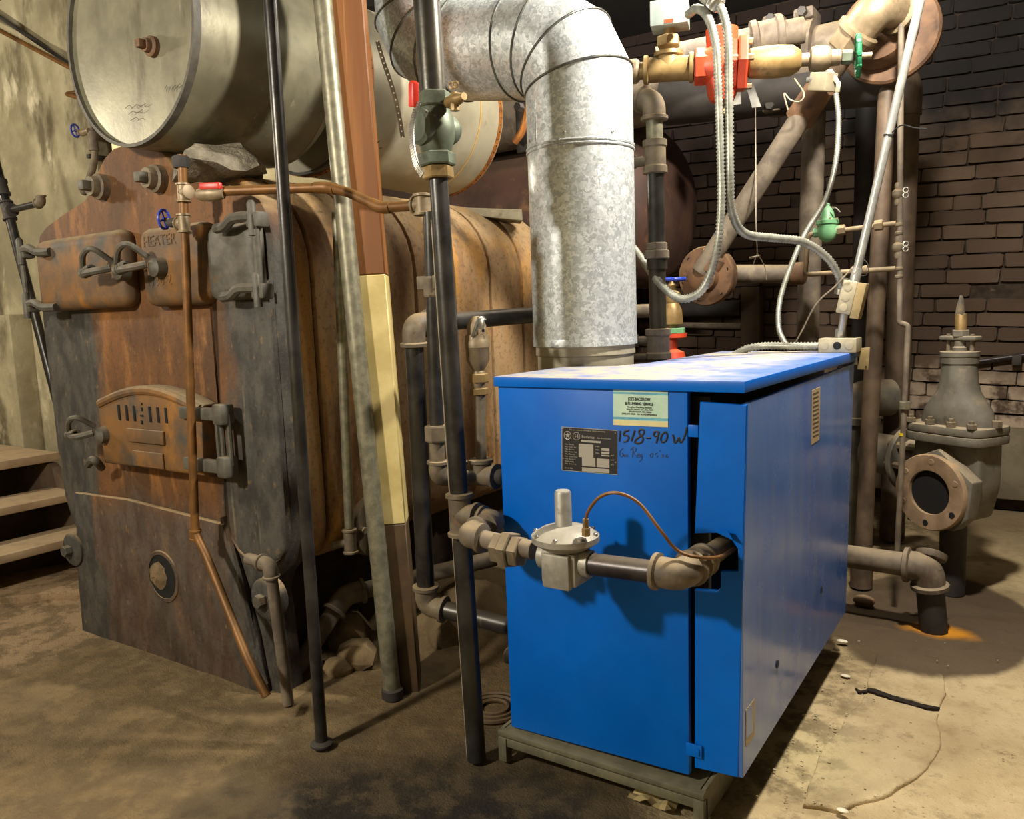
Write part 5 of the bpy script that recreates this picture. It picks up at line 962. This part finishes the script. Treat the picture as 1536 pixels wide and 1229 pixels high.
# ================================================================== BIG IRON VALVE
VC = at(1405, 737, Y=3.9); vu = V((.86, -.51, 0)).normalized(); vn = V((-.51, -.86, 0)).normalized(); mm = .00294
bg = T('iron_gate_valve', 'big dusty iron gate valve with an open round flange and bell bonnet', 'valve', (VC.x, VC.y, 0))
def L(x, y, n=0.): return VC + vu * (x * mm) - Z3 * (y * mm) + vn * n    # x right, y down in picture units from flange centre
B().lathe([(.098, -.02), (.098, .052), (.112, .055), (.165, .055), (.170, .048), (.170, .012), (.160, .008), (.11, .004)], VC, vn, 48, ring=True).build('open_flange', VFACE, bg)
b = B(); b.lathe([(.0, .034), (.0978, .034), (.0978, .036), (0, .036)], VC, vn, 40); b.build('bore', SLOT, bg)
for k in range(6):
    a = k * math.pi / 3 + .45; c = VC + (vu * math.cos(a) + Z3 * math.sin(a)) * .138 + vn * .0553
    B().lathe([(.014, 0), (.012, .002), (0, .002)], c, vn, 14).build('bolt_hole', SLOT if k in (4, 5) else VFACE, bg)
B().prism([L(-56, -36, .034), L(8, -66, .034), L(64, -24, .034), L(58, 30, .034), L(36, 52, .034), L(-40, 52, .034)], -vn * .07, .006).build('body_web', VALVEM, bg)
B().prism([L(-50, -76, -.03), L(58, -76, -.03), L(58, -10, -.03), L(46, 40, -.03), L(-40, 40, -.03), L(-50, -10, -.03)], -vn * .16, .02, 3).build('body', VALVEM, bg)
fl1 = [(-52, 8), (-44, 0), (76, 0), (84, 8)]
def plate(y0, y1, n, m):
    q = []; w_, d_ = .190, .132
    for k in range(24):
        a = 2 * math.pi * k / 24; ca, sa = math.cos(a), math.sin(a); e = .45
        q.append(L(4, y1, -.10) + vu * (w_ * math.copysign(abs(ca) ** e, ca)) + vn * (d_ * math.copysign(abs(sa) ** e, sa)))
    B().prism(q, Z3 * ((y1 - y0) * mm), .006).build(n, m, bg)
plate(-100, -88, 'bonnet_flange', VALVEM); plate(-87, -74, 'body_flange', VALVEM)
oB = L(6, 0, -.10); prof = [(.170, 96), (.165, 105), (.147, 122), (.118, 136), (.092, 148), (.078, 162), (.072, 178), (.068, 192)]
b = B()
pv_ = [(r, y * mm) for r, y in prof]; b.lathe(pv_, oB, Z3, 36)
for v in b.bm.verts: d_ = v.co - oB; k_ = d_.dot(vn); v.co -= vn * k_ * .50 * min(1, max(0, (170 - d_.z / mm) / 70))
b.build('bonnet', VALVEM, bg)
B().lathe([(.066, 190 * mm), (.075, 191 * mm), (.075, 199 * mm), (.07, 200 * mm), (.078, 201 * mm), (.078, 208 * mm), (.05, 209 * mm)], oB, Z3, 30).build('neck_flange', VALVEM, bg)
B().lathe([(.03, 207 * mm), (.03, 214 * mm), (.022, 216 * mm), (.022, 224 * mm)], oB, Z3, 16).build('gland', VALVEM, bg); B().box(oB + Z3 * 228 * mm, (.17, .05, .018), .005, (vu, vn, Z3)).build('gland_plate', VALVEM, bg)
for s_ in (-1, 1): B().cyl(oB + vu * s_ * .055 + Z3 * 206 * mm, oB + vu * s_ * .055 + Z3 * 234 * mm, .009, 8).build('gland_bolt', CAST, bg)
B().hexn(oB, Z3, .035, 230 * mm, 240 * mm).build('stem_nut', VALVEM, bg, smooth=False); B().lathe([(.024, 238 * mm), (.024, 262 * mm), (.02, 264 * mm)], oB, Z3, 14).build('stem', BRASS, bg); B().prism([oB + Z3 * 262 * mm - vu * .015, oB + Z3 * 262 * mm + vu * .018, oB + Z3 * 284 * mm + vu * .012, oB + Z3 * 291 * mm + vu * .004, oB + Z3 * 272 * mm - vu * .012], vn * .02, .003).build('stem_tip', VALVEM, bg)
for x in (-44, -12, 22, 54): B().hexn(L(x, -100, .010), Z3, .021, 0, .022).build('bolt', CAST, bg, smooth=False); B().hexn(L(x, -100, .010), Z3, .011, .02, .036).build('bolt_end', CAST, bg, smooth=False)
B().hexn(L(66, -100, -.10), Z3, .021, 0, .03).build('bolt', CAST, bg, smooth=False)
B().cyl(L(0, 30, -.12), V((L(0, 0, -.12).x, L(0, 0, -.12).y, -.01)), .055, 20).build('support_stub', SOOTPIPE, bg)
bk = T('flange_joint', 'pair of dusty bolted pipe flanges left of the big iron valve', 'flange', L(-95, 40, -.25)); c = L(-80, -25, -.22)
for o_ in (-.075, .065): B().lathe([(.155, -.014), (.16, -.008), (.16, .008), (.155, .014)], c + vu * o_, vu, 36).build('disc', VALVEM, bk)
bolts(bk, c - vu * .11, vu, .125, 8, .018, .21, CAST); B().cyl(c - vu * .3, c + vu * .2, .10, 28).build('pipe', VALVEM, bk)
be = T('large_elbow', 'large grey iron elbow on a thick standing pipe behind the cabinet', 'pipe', at(1290, 780, Y=4.5)); a, t, e = at(1284, 780, Y=4.5), at(1287, 598, Y=4.5), at(1335, 596, Y=4.62); a.z = 0
B().cyl(a, t - Z3 * .1, .085, 26).build('pipe', VALVEM, be); B().tube(round_path([t - Z3 * .12, t, t + (e - t) * 1.0], .13, 9), .098, 24).build('elbow', VALVEM, be); B().lathe([(.098, -.01), (.112, 0), (.112, .035), (.1, .04)], t - Z3 * .13, Z3, 26).build('bell', VALVEM, be)
b = T('drain_line', 'dusty drain pipe with an elbow dropping to the rusty wet floor', 'pipe', at(1400, 935, Y=3.5)); q = [at(1225, 828, Y=3.5), at(1392, 852, Y=3.48), at(1401, 936, Y=3.50)]; q[2].z = -.005
p_pipe(b, q[0], q[1], .048, OLDPIPE); p_pipe(b, q[1], q[2], .052, SOOTPIPE); p_elbow(b, q[0], q[1], q[2], .047, OLDPIPE, .085)
B().lathe([(.055, 0), (.058, .01), (.058, .025), (.045, .03)], q[1] + V((.005, .035, .028)), V((.1, .5, .8)), 22).build('cleanout_collar', OLDPIPE, b)
cw = T('wall_conduit', 'dark conduit fixed along the brick wall right of the iron valve', 'conduit', at(1500, 538, Y=5.6)); B().cyl(at(1440, 546, Y=5.64), at(1600, 524, Y=5.64), .018, 14).build('pipe', BLACKPIPE, cw); B().box((at(1525, 545, Y=5.64).x, 5.64, at(1525, 540, Y=5.64).z), (.05, .05, .06), .004).build('clamp', SOOTPIPE, cw)

# ================================================================== LOOSE THINGS ON THE FLOOR
def rock(label, px, py, r, sq_=(1, .8, .7), m=ROCK, name='rock', cat='rock'):
    p = at(px, py, Z=0)
    for _ in range(4): p = at(px, py, Z=max(0, fz(p.x, p.y)) + r * sq_[2] * .45)
    b = B(); bmesh.ops.create_icosphere(b.bm, subdivisions=2, radius=r)
    for v in b.bm.verts: v.co = V((v.co.x * sq_[0], v.co.y * sq_[1], v.co.z * sq_[2])) * (1 + .45 * mnoise.noise(v.co * 9 + V((px, py, 0)))) + p
    tag(b.build(name, m, ang=.5), label, cat)
rock('brown rubble stone under the thick pipe elbow, left of the riser', 645, 945, .085); rock('larger pale rubble stone right beside the gas riser foot', 683, 955, .115, (1, .9, .8)); rock('small dark stone against the blue cabinet left side', 733, 930, .07)
rock('broken brick lump on the floor near the column pipe foot', 1296, 902, .036, (1.3, .8, .8), FLANGE); rock('dark rubble stone behind the galvanised pole foot', 535, 985, .085, (1.2, .9, .7), ROCK); rock('squat rubble stone low between galvanised pole and slim black pipe', 512, 1000, .06); rock('dusty rubble stone in the dark gap behind the wooden post', 655, 905, .06); rock('long rubble stone under the rusty boiler side', 520, 945, .11, (1.1, 1.0, .8), ROCK)
cr = T('crumpled_paper', 'crumpled beige flake of paper before the grey steel base', 'paper', at(985, 1200, Z=0)); b = B(); g = []
c = at(985, 1200, Z=0)
for j in range(7):
    for i in range(8): g.append(c + V(((i - 3.5) * .018 + .012 * mnoise.noise(V((i, j, 1))), (j - 3) * .017 + .012 * mnoise.noise(V((i, j, 4))), .016 + .026 * mnoise.noise(V((i * .9, j * .9, 7))))))
b.faces(g, [(j * 8 + i, j * 8 + i + 1, (j + 1) * 8 + i + 1, (j + 1) * 8 + i) for j in range(6) for i in range(7)]); b.build('sheet', mat('beige_scrap', '#a08c5e', '#b8a474', 12, .9, bump=.3), cr, ang=.3)
cc = T('coiled_cable', 'dark cable coil half sunk in dirt beside the blue cabinet base', 'cable', at(738, 1060, Z=0)); c = at(740, 1062, Z=.0)
for r_ in (.05, .075, .10): B().torus(c + V((0, 0, .001)), Z3, r_, .008, 28, 6).build('loop', WOODD, cc)
b = B(); rg_ = random.Random(5)
for k in range(130):
    if k < 70: p = at(rg_.gauss(1215, 45), rg_.uniform(945, 1210), Z=0)
    else: p = at(rg_.uniform(1120, 1530), rg_.uniform(950, 1225), Z=0)
    if p.x < -.62: continue
    r_ = rg_.uniform(.0012, .0042); b.box((p.x, p.y, r_ * .3), (r_ * rg_.uniform(1, 2.4), r_ * rg_.uniform(.8, 1.6), r_ * .8), 0, None)
o = b.build('floor_crumbs', mat('pale_crumbs', '#8d7c5c', '#d0c4a4', 90, .9, 0, bump=0), smooth=False); o['kind'] = 'stuff'; tag(o, 'pale crumbs and paint flakes scattered on the concrete floor', 'debris')
for k, (px, py, s_, lb) in enumerate(((1263, 962, .030, 'largest white paint flake on the floor right of the blue cabinet'), (1268, 1014, .024, 'narrow white paint flake by the cracked floor slab'), (1264, 1216, .022, 'white chip near the bottom edge of the bright floor'), (1255, 975, .02, 'second white flake just below the largest one'))):
    rock(lb, px, py, s_ * .55, (1.3, .8, .3), CHALK, 'paint_flake', 'flake')
